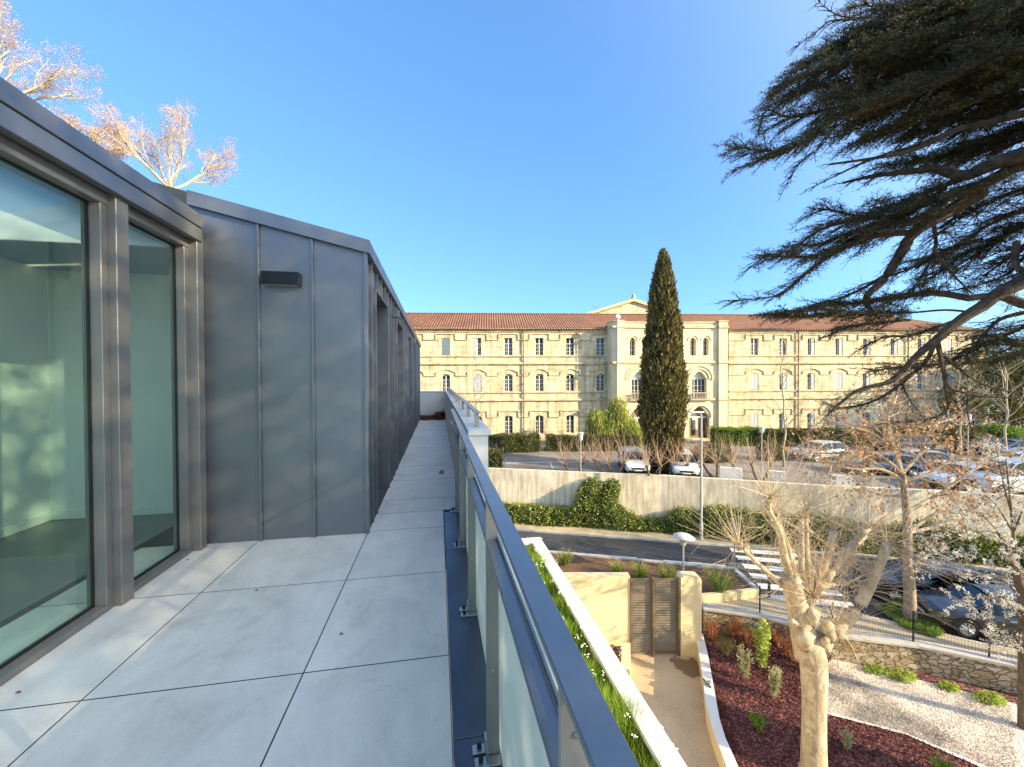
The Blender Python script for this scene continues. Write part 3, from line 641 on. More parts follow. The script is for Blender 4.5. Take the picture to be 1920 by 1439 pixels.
# gate, its piers and the cream wall
G0 = az_(1183, 1228, CZ); G1 = az_(1273, 1228, CZ); gd = (G1-G0); gd.z = 0; GWD = gd.length; gd.normalize(); gn = Vector((gd.y, -gd.x, 0))
GM = Matrix((gd, -gn, Vector((0, 0, 1)))).transposed().to_4x4(); GM.translation = Vector((G0.x, G0.y, CZ))
GH = ay(1228, 1085, (G0.y+G1.y)/2).z-CZ
gate_m = M('gate_paint', (.17, .138, .092), (.20, .165, .115), sc=4, rough=.45, metal=.3)
t = thing('garden_gate', 'tall grey brown double gate of narrow horizontal louvres between cream walls', 'gate', (G0.x, G0.y, CZ))
hw = GWD*.445
for a, b in ((.02, hw-.02), (hw+.07, GWD-.06)):
    mb = MB(); z = .12
    mb.box(a, a+.05, .0, .05, .05, GH-.01, M=GM); mb.box(b-.05, b, .0, .05, .05, GH-.01, M=GM); mb.box(a+.05, b-.05, 0, .05, .05, .11, M=GM); mb.box(a+.05, b-.05, 0, .05, GH-.07, GH-.01, M=GM)
    leaf = mb.build('gate_leaf', gate_m, t); mb = MB()
    while z < GH-.1:
        mb.add([GM @ Vector(p) for p in ((a+.05, .045, z+.07), (b-.05, .045, z+.07), (b-.05, .02, z), (a+.05, .02, z), (a+.05, .055, z+.045), (b-.05, .055, z+.045), (b-.05, .030, z-.006), (a+.05, .030, z-.006))], [(0, 3, 2, 1), (4, 5, 6, 7), (3, 7, 6, 2), (0, 1, 5, 4)]); z += .10
    mb.build('louvres', gate_m, leaf)
mb = MB(); mb.bbox(hw-.018, hw+.068, -.09, .06, .02, GH+.03, .004, M=GM); mb.bbox(GWD-.055, GWD, -.10, .06, .0, GH+.02, .004, M=GM); mb.bbox(-.03, .015, -.03, .06, 0, GH+.02, .004, M=GM); mb.build('gate_post', gate_m, t)
mb = MB(); mb.bbox(hw+.0, hw+.05, -.14, -.092, .0, 1.15, .004, M=GM); mb.build('pull_handle', M('worn_metal', (.25, .23, .2), rough=.4, metal=.6), t)
def gq(px, py): return ray(px, py)
t = thing('gate_wall', 'sunlit cream wall panel joining the planter to the left side of the gate', 'wall', (G0.x-2, G0.y+.1, CZ))
mb = MB(); mb.box(-4.7, -.035, .02, .32, -.1, GH+.02, M=GM); mb.build('wall', gold_m, t)
mb = MB(); mb.box(-4.7, -.03, .0, .34, GH+.021, GH+.08, M=GM); mb.build('capping', gold_m, t)
LW = [az_(x, y, CZ+.62) for x, y in ((1166, 1206), (1182, 1206), (1181, 1300), (1163, 1300))]
mb = MB(); mb.prism([(p.x, p.y) for p in (LW[3], LW[2], LW[1], LW[0])], CZ-.1, CZ+.62); mb.build('low_wall', gold_m, t)
mb = MB(); mb.prism([(2.5, LW[3].y), (LW[3].x-.005, LW[3].y), (LW[0].x-.005, LW[0].y), (2.5, LW[0].y+.8)], CZ-.1, CZ+.5); mb.build('bark_fill', pur, t)
t = thing('gate_pier', 'thick cream rendered pier with rounded top on the right side of the gate', 'pier', (G1.x+.4, G1.y, CZ))
mb = MB()
pw = .80; hp = GH+.12
prof = [(0, 0), (pw, 0), (pw, hp-.16), (pw-.05, hp-.06), (pw-.16, hp), (.12, hp), (.03, hp-.04), (0, hp-.12)]
V = [GM @ Vector((GWD+.03+x, -.10, z)) for x, z in prof]+[GM @ Vector((GWD+.03+x, .35, z)) for x, z in prof]; n = len(prof)
mb.add(V, [tuple(range(n)), tuple(range(n, 2*n))[::-1]]+[(i, n+i, n+(i+1) % n, (i+1) % n) for i in range(n)])
mb.build('pier', gold_m, t)
# rubble garden wall with capping, mesh fence above
def rubble():
    m, n, b = nodes('rubble_stone'); v = coord(n); vo = N(n, 'ShaderNodeTexVoronoi', feature='DISTANCE_TO_EDGE'); vc = N(n, 'ShaderNodeTexVoronoi')
    mp = N(n, 'ShaderNodeMapping'); mp.inputs['Scale'].default_value = (1, 1, 1.7); n.links.new(v, mp.inputs[0])
    dn = N(n, 'ShaderNodeTexNoise'); dn.inputs['Scale'].default_value = 3; n.links.new(v, dn.inputs[0])
    va = N(n, 'ShaderNodeVectorMath', operation='MULTIPLY_ADD'); va.inputs[1].default_value = (.5, .5, .5); n.links.new(dn.outputs['Color'], va.inputs[0]); n.links.new(mp.outputs[0], va.inputs[2])
    for x in (vo, vc): x.inputs['Scale'].default_value = 3.6; n.links.new(va.outputs[0], x.inputs['Vector'])
    sp = N(n, 'ShaderNodeSeparateColor'); n.links.new(vc.outputs['Color'], sp.inputs[0])
    st = ramp(n, sp.outputs[0], [(0, (.30, .22, .12)), (.5, (.42, .34, .22)), (1, (.55, .49, .38))]); st = mixc(n, 1, st, ramp(n, noise(n, v, 18, 4), [(.3, .75), (.7, 1.15)]), 'MULTIPLY')
    e = ramp(n, vo.outputs['Distance'], [(.0, 0), (.07, 1)]); n.links.new(mixc(n, e, (.22, .15, .08), st), b.inputs['Base Color'])
    b.inputs['Roughness'].default_value = .95; bump(n, b, e, 1, .06); return m
rub_m = rubble()
t = thing('stone_garden_wall', 'rough rubble stone wall with pale capping between garden and pavement', 'stone wall', (14, 12.3, GZ))
mb = MB(); mc = MB()
for k in range(len(GW)-1):
    a, b = Vector((*GW[k], 0)), Vector((*GW[k+1], 0)); d = (b-a).normalized(); nn = Vector((-d.y, d.x, 0)); L = (b-a).length
    Mx = Matrix((d, nn, Vector((0, 0, 1)))).transposed().to_4x4(); Mx.translation = a
    mb.box(-.02, L+.02, .02, .42, GZ-.1, -7.87, M=Mx); mc.bbox(-.03, L+.03, -.03, .46, -7.868, -7.76, .015, M=Mx)
mb.build('rubble_wall', rub_m, t); mc.build('capping', kerb_m, t)
t = thing('mesh_fence', 'dark wire mesh fence on thin posts along the top of the stone wall', 'fence', (14, 12.4, -7.76))
wire_m = M('dark_wire', (.05, .045, .04), rough=.5, metal=.3)
mb = MB(); px_ = []; 
def run(pts, off, z0, z1):
    tot = 0
    for k in range(len(pts)-1):
        a, b = Vector((*pts[k], 0)), Vector((*pts[k+1], 0)); d = (b-a).normalized(); nn = Vector((-d.y, d.x, 0))*off; L = (b-a).length; s = 0
        while s < L:
            p = a+nn+d*s; mb.tube([(p.x, p.y, z0), (p.x, p.y, z1)], .0035, 3); s += .085
        z = z0
        while z <= z1+.01:
            mb.tube([(a.x+nn.x, a.y+nn.y, z), (b.x+nn.x, b.y+nn.y, z)], .0035, 3); z += .085
run(GW[:6], .22, -7.74, -6.72); mb.build('mesh_panel', wire_m, t)
for x, y in ((1429, 1155), (1722, 1210), (1873, 1243), (1560, 1182)):
    p = az_(x, y, -7.76); q = min(((Vector((*GW[k], 0)).lerp(Vector((*GW[k+1], 0)), f/20)) for k in range(5) for f in range(20)), key=lambda v: (Vector((v.x, v.y))-Vector((p.x, p.y))).length)
    mb = MB(); mb.bbox(q.x-.02+.08, q.x+.02+.08, q.y+.18, q.y+.22, -7.76, -6.68, .003); mb.build('post', black_m, t)
# street planter behind the gate, with kerb, soil and low walls
t = thing('street_planter', 'long roadside planter of brown mulch edged with pale stone behind the gate', 'planter', (10, 17.5, SZ))
A0, A1 = Vector((5.2, 21.1, 0)), Vector((13.93, 17.21, 0)); A2 = Vector((13.61, 15.6, 0)); 
mb = MB()
mb.poly([(-1, 23.3, SZ+.38), (-1, 17.5, SZ+.38), (5, 15.6, SZ+.38), (10.2, 15.3, SZ+.38), (13.4, 15.5, SZ+.38), (13.8, 17.1, SZ+.38), (5.2, 20.9, SZ+.38)]); mb.build('mulch', soil_m, t)
def wseg(mb, a, b, w, z0, z1, bev=.012):
    a = Vector((a[0], a[1], 0)); b = Vector((b[0], b[1], 0)); d = (b-a).normalized(); nn = Vector((-d.y, d.x, 0)); L = (b-a).length
    Mx = Matrix((d, nn, Vector((0, 0, 1)))).transposed().to_4x4(); Mx.translation = a; mb.bbox(0, L, -w/2, w/2, z0, z1, bev, M=Mx)
mb = MB(); wseg(mb, (-1, 23.6), (5.6, 20.75), .2, SZ-.2, SZ+.46); wseg(mb, (5.6, 20.75), (13.9, 17.2), .2, SZ-.2, SZ+.455); wseg(mb, (13.95, 17.3), (13.55, 15.3), .22, SZ-.2, SZ+.47)
mb.build('kerb_wall', kerb_m, t)
mb = MB(); wseg(mb, (10.5, 15.32), (13.6, 15.32), .18, SZ-.3, SZ+.45); mb.build('front_wall', gold_m, t)
mb = MB(); y = 15.32
for x in np.arange(10.5, 13.4, .085): mb.tube([(x, 15.42, SZ+.45), (x, 15.42, SZ+1.0)], .0035, 3)
for z in np.arange(SZ+.5, SZ+1.01, .085): mb.tube([(10.5, 15.42, z), (13.3, 15.42, z)], .0035, 3)
tag(mb.build('wire_fence', wire_m, org=(11, 15.42, SZ+.45)), 'short piece of dark wire mesh standing on the planter front wall', 'fence')

# ------------------------------------------------------------------ the long stone building across the car park
FP = ad(960, 700, 43.0); FANG = YAW+math.radians(-3.2)      # local X runs right along the facade, local -Y faces us
FD = Vector((math.cos(-YAW+math.radians(3.2)), math.sin(-YAW+math.radians(3.2)), 0)); FN = Vector((FD.y, -FD.x, 0))
FRZ = math.atan2(FD.y, FD.x)
def fu(px, py=700, off=0):
    d = ray(px, py); k = ((FP+FN*off)-CAMP).dot(FN)/d.dot(FN); p = CAMP+d*k; return (p-FP).dot(FD)
def fz(py, px=960, off=0):
    d = ray(px, py); k = ((FP+FN*off)-CAMP).dot(FN)/d.dot(FN); return (CAMP+d*k).z-LOT
FB = thing('institution_building', 'long three storey yellow stone building with terracotta roof beyond the car park', 'building', (FP.x, FP.y, LOT), FRZ)
def fmat():
    m, n, b = nodes('facade_stone'); v = coord(n)
    br = N(n, 'ShaderNodeTexBrick'); mp = N(n, 'ShaderNodeMapping'); mp.inputs['Rotation'].default_value = (math.pi/2, 0, 0); n.links.new(v, mp.inputs[0]); n.links.new(mp.outputs[0], br.inputs['Vector'])
    br.inputs['Scale'].default_value = 1; br.inputs['Brick Width'].default_value = .75; br.inputs['Row Height'].default_value = .33; br.inputs['Mortar Size'].default_value = .012
    br.inputs['Color1'].default_value = (.72, .59, .36, 1); br.inputs['Color2'].default_value = (.82, .70, .45, 1); br.inputs['Mortar'].default_value = (.56, .46, .28, 1)
    f1 = noise(n, coord(n, (.4, 1, 2.2)), 1.3, 7, .7); f2 = noise(n, coord(n, (1, 1, .15)), 2.0, 6, .7); f3 = noise(n, v, .22, 4)
    c = mixc(n, ramp(n, f1, [(.46, 0), (.64, .75)]), br.outputs[0], (.44, .32, .19))
    c = mixc(n, 1, c, ramp(n, f3, [(.3, .85), (.7, 1.1)]), 'MULTIPLY'); c = mixc(n, 1, c, ramp(n, f2, [(.36, .5), (.54, 1.04)]), 'MULTIPLY')
    n.links.new(c, b.inputs['Base Color']); b.inputs['Roughness'].default_value = .9; bump(n, b, f1, .3, .03); return m
stone_f = fmat(); trim_f = M('facade_trim', (.38, .31, .19), (.70, .59, .35), sc=1.6, rough=.9, stretch=(.6, 1, 3), bs=.2, bsc=8, bd=.02)
bay_f = M('facade_bay_stone', (.64, .54, .33), (.80, .69, .45), sc=1.1, rough=.9, stretch=(1, 1, .6), bs=.2, bsc=6, bd=.02)
win_dark = M('window_dark', (.015, .018, .02), (.05, .06, .065), sc=.8, rough=.12)
win_white = M('window_white', (.62, .62, .60), rough=.6); shut_b = M('shutter_blue', (.14, .20, .24), (.18, .25, .29), sc=3, rough=.6); shut_w = M('shutter_grey', (.38, .40, .42), (.48, .50, .51), sc=3, rough=.7)
def tilemat():
    m, n, b = nodes('terracotta_roof'); v = coord(n); wv = N(n, 'ShaderNodeTexWave', wave_type='BANDS', bands_direction='X'); wv.inputs['Scale'].default_value = 1.15; wv.inputs['Distortion'].default_value = .3; n.links.new(v, wv.inputs[0])
    f1 = noise(n, coord(n, (1, .5, 1)), 5, 6, .7); f2 = noise(n, v, .35, 3); f3 = noise(n, coord(n, (2, 6, 6)), 1.8, 5, .7)
    c = ramp(n, f1, [(.3, (.10, .045, .025)), (.5, (.24, .10, .05)), (.75, (.38, .22, .13))]); c = mixc(n, 1, c, ramp(n, f2, [(.35, .85), (.65, 1.1)]), 'MULTIPLY')
    c = mixc(n, 1, c, ramp(n, wv.outputs[0], [(0, .5), (.5, 1.1)]), 'MULTIPLY'); n.links.new(c, b.inputs['Base Color']); b.inputs['Roughness'].default_value = .9; bump(n, b, wv.outputs[0], .7, .08); return m
roof_m = tilemat()
ZE = fz(616); ZG = 0.0
STR = [fz(682), fz(750.5)]; SIL = [fz(668), fz(736)]
ROWS = [(fz(634), fz(666.7), 0.0), (fz(701.5), fz(734.5), .16), (fz(779.7), fz(814), .10)]    # top, sill, arch rise
HW = .43
def arcpts(u0, u1, zs, zt, n=8):      # segmental arch from (u0,zs) up to crown zt
    return [(u0+(u1-u0)*k/n, zs+(zt-zs)*math.sin(math.pi*k/n)) for k in range(n+1)]
def facewall(mb, u0, u1, z0, z1, ops, y, dep=.28, mi=0):
    us = sorted({u0, u1, *[o[0] for o in ops], *[o[1] for o in ops]}); zs = sorted({z0, z1, *[o[2] for o in ops], *[o[3] for o in ops]})
    for i in range(len(us)-1):
        for j in range(len(zs)-1):
            cu, cz = (us[i]+us[i+1])/2, (zs[j]+zs[j+1])/2
            if any(o[0] < cu < o[1] and o[2] < cz < o[3] for o in ops): continue
            mb.quad((us[i], y, zs[j]), (us[i+1], y, zs[j]), (us[i+1], y, zs[j+1]), (us[i], y, zs[j+1]), mi)
    for (a, b, c, d, rise) in ops:
        mb.quad((a, y, c), (b, y, c), (b, y+dep, c), (a, y+dep, c), mi); sp = d-rise
        mb.quad((a, y, c), (a, y+dep, c), (a, y+dep, sp), (a, y, sp), mi); mb.quad((b, y+dep, c), (b, y, c), (b, y, sp), (b, y+dep, sp), mi)
        if rise < .01: mb.quad((a, y+dep, d), (b, y+dep, d), (b, y, d), (a, y, d), mi)
        else:
            P = arcpts(a, b, sp, d, 12)
            for k in range(len(P)-1):
                p, q = P[k], P[k+1]; mb.quad((p[0], y, p[1]), (q[0], y, q[1]), (q[0], y, d), (p[0], y, d), mi)
                mb.quad((p[0], y+dep, p[1]), (q[0], y+dep, q[1]), (q[0], y, q[1]), (p[0], y, p[1]), mi)
def window_mesh(w, h, rise, kind, y=0):
    mb = MB(); P = [(-w, 0)]+[(p[0], p[1]) for p in reversed([])]; top = arcpts(-w, w, h-rise, h, 8) if rise > .01 else [(-w, h), (w, h)]
    mb.poly([(-w, y+.24, 0), (w, y+.24, 0)]+[(p[0], y+.24, p[1]) for p in top[::-1]]); return mb
def wframe(w, h, rise, y=0, nv=2):
    mb = MB(); t = .05; Y0, Y1 = y+.17, y+.235
    mb.box(-w, -w+t, Y0, Y1, 0, h-rise); mb.box(w-t, w, Y0, Y1, 0, h-rise); mb.box(-w+t, w-t, Y0, Y1, 0, t)
    mb.box(-w+t, w-t, Y0+.004, Y1, h-rise-t*.6, h-rise+t*.4)
    for k in range(1, nv): 
        x = -w+2*w*k/nv; mb.box(x-.05, x+.05, Y0-.004, Y1, t, h-rise*.3)
    mb.box(-w+t, w-t, Y0+.006, Y1, h*.66, h*.66+.055)
    for f in (.22, .44): mb.box(-w+t, w-t, Y0+.02, Y1, h*f, h*f+.03)
    for x in (-w*.5, w*.5): mb.box(x-.012, x+.012, Y0+.022, Y1, t, h*.66) if nv == 2 else None
    return mb
def shutter_mb(x0, x1, h, y, both=True):
    mb = MB(); mb.bbox(x0+.01, x1-.01, y+.02, y+.06, .03, h-.05, .008); z = .12
    while z < h-.15: mb.box(x0+.06, x1-.06, y+.008, y+.03, z, z+.03); z += .09
    return mb
# meshes shared by every window of a row
WM = {}
for r, (zt, zb, rise) in enumerate(ROWS):
    h = zt-zb; WM[r] = (window_mesh(HW, h, rise, 0), wframe(HW, h, rise), h)
def shared(mb, name, mat):
    o = mb.build(name, mat, None, world=False); me = o.data; bpy.data.objects.remove(o); return me
def put(name, me, par, loc=(0, 0, 0)):
    o = bpy.data.objects.new(name, me); COL.objects.link(o); o.parent = par; o.location = loc; return o
MESH = {r: (shared(a, 'window', win_dark), shared(b, 'frame', win_white)) for r, (a, b, h) in WM.items()}
SH = {}
for r in (0, 1, 2):
    h = WM[r][2]; SH[r] = (shared(shutter_mb(0, HW, h, .02), 'shutter', shut_w), shared(shutter_mb(-HW, 0, h, .02), 'shutter', shut_w), shared(shutter_mb(-HW, 0, h, .02), 'shutter', shut_b), shared(shutter_mb(0, HW, h, .02), 'shutter', shut_b))
ULW = [fu(x) for x in (836, 895, 954.6, 1012.6, 1069.6, 1126)]; dl = (ULW[5]-ULW[0])/5; UL = [ULW[0]+dl*k for k in range(-3, 6)]
URW = [fu(x) for x in (1415, 1778)]; dr = (URW[1]-URW[0])/7; UR = [URW[0]+dr*k for k in range(0, 9)]
UB0, UB1 = fu(1142), fu(1366); PB = 1.75
U0, U1 = UL[0]-1.7, UR[-1]+1.3
wall = MB(); trim = MB()
def wing(us, a, b):
    ops = []
    for u in us:
        for (zt, zb, rise) in ROWS: ops.append((u-HW, u+HW, zb, zt, rise))
    facewall(wall, a, b, -.3, ZE, ops, 0)
    for z in STR: trim.box(a, b, -.20, .0, z-.08, z+.09); trim.box(a, b, -.10, .0, z+.09, z+.17)
    for z in SIL: trim.box(a, b, -.12, .0, z-.07, z+.04)
    trim.box(a, b, -.22, 0, ZE-.16, ZE-.002); trim.box(a, b, -.10, 0, ZE-.42, ZE-.34)
    H = .11
    for r, (hi, lo, arch) in enumerate(((fz(626.5), fz(637.5), 0), (fz(699), fz(704), .38), (fz(770.8), fz(781.8), 0))):
        for i, u in enumerate(us):
            L, R = u-1.02, u+1.02; nx = us[i+1]-1.02 if i+1 < len(us) else b
            if arch:
                P = arcpts(L, R, hi, hi+arch, 8)
                for k in range(8): p, q = P[k], P[k+1]; trim.add([(p[0], -H, p[1]-.04), (q[0], -H, q[1]-.04), (q[0], -H, q[1]+.05), (p[0], -H, p[1]+.05), (p[0], 0, p[1]-.04), (q[0], 0, q[1]-.04), (q[0], 0, q[1]+.05), (p[0], 0, p[1]+.05)], [(0, 1, 2, 3), (0, 4, 5, 1), (3, 2, 6, 7)])
            else: trim.box(L, R, -H, 0, hi-.045, hi+.045)
            trim.box(L-.045, L+.04, -H+.003, 0, lo, hi-.045); trim.box(R-.04, R+.045, -H+.003, 0, lo, hi-.045)
            if i+1 < len(us): trim.box(R, nx, -H, 0, lo-.05, lo)
            elif b-R > .5: trim.box(R, b-.3, -H, 0, lo-.05, lo)
            if i == 0 and L-a > .4: trim.box(a+.2, L, -H, 0, lo-.05, lo)
wing(UL, U0, UB0); wing(UR, UB1, U1)
# body sides and back
wall.quad((U0, 0, -.3), (U0, 0, ZE), (U0, 12, ZE), (U0, 12, -.3)); wall.quad((U1, 0, -.3), (U1, 12, -.3), (U1, 12, ZE), (U1, 0, ZE)); wall.quad((U0, 12, -.3), (U0, 12, ZE), (U1, 12, ZE), (U1, 12, -.3))
# ---- the projecting centre bay
Y = -PB
S1, S2 = fu(1169, off=PB), fu(1228, off=PB); S3, S4 = fu(1281, off=PB), fu(1342, off=PB); B0, B1 = fu(1142, off=PB)+.32, fu(1366, off=PB)-.25; ZP = fz(606, 1250, PB)
bay = MB()
def zb_(y): return fz(y, 1300, PB)
def section(a, b, y, wins=True, narrow=False):
    c = (a+b)/2; ops = []; w1 = .31; q = .68
    if not narrow:
        for uu in (c-q, c+q): ops.append((uu-w1, uu+w1, zb_(667), zb_(633), w1))
    else: ops.append((c-w1, c+w1, zb_(667), zb_(633), w1))
    w2 = .78; ops.append((c-w2, c+w2, zb_(748.5), zb_(697), w2)); w3 = 1.1; ops.append((c-w3, c+w3, .25, zb_(763), w3))
    facewall(bay, a, b, -.3, ZP, ops, y, .5)
    return c, ops
opsL = section(S1, S2, Y); opsR = section(S3, S4, Y); opsC = section(S2, S3, Y+.35, narrow=True)
for u, y0, y1 in ((S2, Y, Y+.35), (S3, Y, Y+.35)): bay.quad((u, y0, -.3), (u, y1, -.3), (u, y1, ZP), (u, y0, ZP))
for a, b in ((B0, S1), (S4, B1)):
    yy = Y-.28
    if a == B0:
        p = [(a+.45, yy), (b, yy), (b, Y), (b, 0), (a, 0), (a, yy+.45)]; bay.prism([(b, 0), (a, 0), (a, yy+.45), (a+.45, yy), (b, yy)][::1], -.3, ZP+.14)
    else: bay.box(a+.2, b, yy, 0, -.3, ZP+.14); bay.quad((a, Y, -.3), (a+.2, Y, -.3), (a+.2, Y, ZP), (a, Y, ZP))
    x0, x1 = (a, b) if a == B0 else (a+.2, b)
    for z in (zb_(680), zb_(749.5), zb_(614)): trim.box(x0-.06, x1+.06, yy-.10, 0, z-.1, z+.1)
    trim.box(x0-.05, x1+.05, yy-.08, .0, ZP+.142, ZP+.24)
for a, b, y in ((S1, S2, Y), (S2, S3, Y+.35), (S3, S4+.0, Y)):
    for z in (zb_(680), zb_(749.5), zb_(614)): trim.box(a+.08, b-.07, y-.13, y, z-.1, z+.1); trim.box(a+.08, b-.07, y-.07, y, z+.1, z+.17)
    trim.box(a+.0, b, y-.09, y+.3, ZP+.002, ZP+.14)
def archivolt(c, r0, r1, zs, y, dpt, leg=0):
    n = 14
    for k in range(n):
        a0, a1 = math.pi*k/n, math.pi*(k+1)/n; q = [(c+r*math.cos(a), zs+r*math.sin(a)) for a in (a0, a1) for r in (r0, r1)]
        V = [(x, y-dpt, z) for x, z in q]+[(x, y, z) for x, z in q]; bay.add(V, [(0, 1, 3, 2), (1, 5, 7, 3), (0, 2, 6, 4)])
    if leg:
        for sx in (-1, 1): bay.box(c+sx*(r0+r1)/2-(r1-r0)/2, c+sx*(r0+r1)/2+(r1-r0)/2, y-dpt, y, zs-leg, zs)
for c, ops in (opsL, opsR, opsC):
    y = Y if ops is not opsC[1] else Y+.35
    for o in ops:
        r = (o[1]-o[0])/2; cc = (o[0]+o[1])/2; zs = o[3]-r
        if r < .4: archivolt(cc, r+.18, r+.27, zs, y, .07)
        elif r < 1: archivolt(cc, r+.22, r+.38, zs, y, .10); archivolt(cc, r+.55, r+.66, zs, y, .14, .1)
        else: archivolt(cc, r+.12, r+.22, zs, y, .12)
wall.build('wall', stone_f, FB, world=False); trim.build('moulding', trim_f, FB, world=False); bay.build('projecting_bay', bay_f, FB, world=False)
# windows of the wings
rs = random.Random(5)
special = {(3, 0): 'closed_b', (4, 0): 'closed_half', (4, 1): 'closed', (5, 0): 'half_top', (2, 0): 'closed'}
for wi, us in enumerate((UL, UR)):
    for i, u in enumerate(us):
        for r, (zt, zb, rise) in enumerate(ROWS):
            wo_ = put('window', MESH[r][0], FB, (u, 0, zb)); put('frame', MESH[r][1], wo_)
            k = special.get((i, r)) if wi == 0 else None
            if wi == 1: k = rs.choice(['right', 'right', 'closed', 'right', None])
            if k == 'closed': put('shutter', SH[r][0], wo_); put('shutter', SH[r][1], wo_)
            elif k == 'closed_b': put('shutter', SH[r][2], wo_); put('shutter', SH[r][3], wo_)
            elif k == 'closed_half': put('shutter', SH[r][1], wo_)
            elif k == 'half_top': pass
            elif k == 'right': put('shutter', SH[r][0], wo_)
# windows of the bay
balm = M('balcony_stone', (.42, .34, .26), (.52, .44, .34), sc=3, rough=.9)
for c, ops in (opsL, opsR, opsC):
    y = Y if ops is not opsC[1] else Y+.35
    for o in ops:
        w = (o[1]-o[0])/2; cc = (o[0]+o[1])/2; h = o[3]-o[2]
        mb = MB(); P = arcpts(-w, w, h-w, h, 12); mb.poly([(-w, .46, 0), (w, .46, 0)]+[(w*math.cos(a), .46, h-w+w*math.sin(a)) for a in np.linspace(0, math.pi, 13)])
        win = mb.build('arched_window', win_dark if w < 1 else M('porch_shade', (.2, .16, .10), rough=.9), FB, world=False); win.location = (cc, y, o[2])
        mb = MB(); t = .05
        if w < 1:
            mb.box(-w, -w+t, .38, .45, 0, h-w); mb.box(w-t, w, .38, .45, 0, h-w); mb.box(-w+t, w-t, .38, .45, 0, t); mb.box(-w+t, w-t, .385, .45, h-w-.03, h-w+.03)
            nv = 2 if w < .5 else 4
            for k in range(1, nv): x = -w+2*w*k/nv; mb.box(x-.025, x+.025, .384, .45, t, h-.03-abs(x)*.5)
            for f in ((.3, .55) if w < .5 else (.3, .48)): mb.box(-w+t, w-t, .39, .45, h*f, h*f+.03)
            if w > .5: mb.poly([(w*math.cos(a)*.98, .44, h-w+w*math.sin(a)*.98) for a in np.linspace(0, math.pi, 13)])
        else:
            mb.box(-.55, .0, .40, .45, .9, h-w-.1); mb.box(-w, w, .36, .45, h-w-.1, h-w+.05)
        mb.build('frame', win_white, win, world=False)
        if .5 < w < 1:
            mb = MB(); mb.box(-w-.3, w+.3, -.35, .0, -.12, .0); mb.box(-w-.28, w+.28, -.33, -.25, .62, .70)
            for x in np.arange(-w-.2, w+.25, .16): mb.lathe([(.03, 0), (.045, .15), (.025, .35), (.045, .62)], (x, -.29, 0), 6)
            b = mb.build('balcony', balm, FB, world=False); b.location = (cc, y, o[2])
        if w > 1:
            mb = MB(); mb.bbox(.25, .85, .38, .44, 0, 1.9, .02); mb.build('door', M('door_red', (.12, .03, .02), rough=.6), win, world=False)
            mb = MB(); mb.box(-.6, -.2, .40, .45, .3, 1.9); mb.build('side_window', win_dark, win, world=False)
# roofs
RD_ = 6.2; ZR = (lambda: (fz(589.5, 960, -RD_)))()
mb = MB(); O = .35
mb.quad((U0-.3, -O, ZE-.12), (U1+.3, -O, ZE-.12), (U1-5.0, RD_, ZR), (U0-.3, RD_, ZR)); mb.quad((U1-5.0, RD_, ZR), (U1+.3, 12.3, ZE-.1), (U0-.3, 12.3, ZE-.1), (U0-.3, RD_, ZR)); mb.poly([(U1+.3, -O, ZE-.12), (U1+.3, 12.3, ZE-.1), (U1-5.0, RD_, ZR)])
mb.quad((B0+.1, Y+.3, ZP-.1), (B1-.1, Y+.3, ZP-.1), (B1-.1, 1.6, ZP+.05), (B0+.1, 1.6, ZP+.05))
n = 130
for k in range(n):   # ridge and eave tile ends give the roof an uneven edge
    x = U0+(U1-5-U0)*k/n; mb.tube([(x, RD_, ZR+.02), (x+(U1-5-U0)/n*.97, RD_, ZR+.05)], .11, 6)
    
for k in range(int((U1-U0)/.28)):
    x = U0+k*.28
    mb.tube([(x, -O-.04, ZE-.12), (x, -O+.5, ZE-.12+.5*(ZR-ZE)/(RD_+O))], .07, 5)
roof = mb.build('roof', roof_m, FB, world=False)
# gabled block rising behind the ridge
GYo = 9.0
ga, gb, gc = fu(1106, 589, -GYo), fu(1268, 589, -GYo), fu(1187, 589, -GYo); zg = fz(590, 1187, -GYo); za = fz(566, 1187, -GYo)
mb = MB(); mb.poly([(ga, GYo, zg-4), (gb, GYo, zg-4), (gb, GYo, zg), (gc, GYo, za), (ga, GYo, zg)]); mb.quad((ga, GYo, zg-4), (ga, GYo, zg), (ga, GYo+14, zg), (ga, GYo+14, zg-4)); mb.quad((gb, GYo, zg-4), (gb, GYo+14, zg-4), (gb, GYo+14, zg), (gb, GYo, zg))
gb_o = mb.build('gable', stone_f, FB, world=False)
mb = MB()
for s, e in (((ga-.9, zg-.38), (gc, za)), ((gc, za), (gb+.9, zg-.38))):
    mb.add([(s[0], GYo-.35, s[1]), (e[0], GYo-.35, e[1]), (e[0], GYo-.35, e[1]+.38), (s[0], GYo-.35, s[1]+.38), (s[0], GYo+14, s[1]), (e[0], GYo+14, e[1]), (e[0], GYo+14, e[1]+.38), (s[0], GYo+14, s[1]+.38)], [(0, 1, 2, 3), (3, 2, 6, 7), (0, 4, 5, 1), (0, 3, 7, 4), (1, 5, 6, 2)])
mb.build('gable_cornice', trim_f, FB, world=False)
mb = MB(); mb.lathe([(.22, 0), (.32, .1), (.16, .22), (.26, .34), (.2, .5), (.04, .62)], (gc, GYo-.1, za+.36), 10); mb.build('finial', trim_f, FB, world=False)
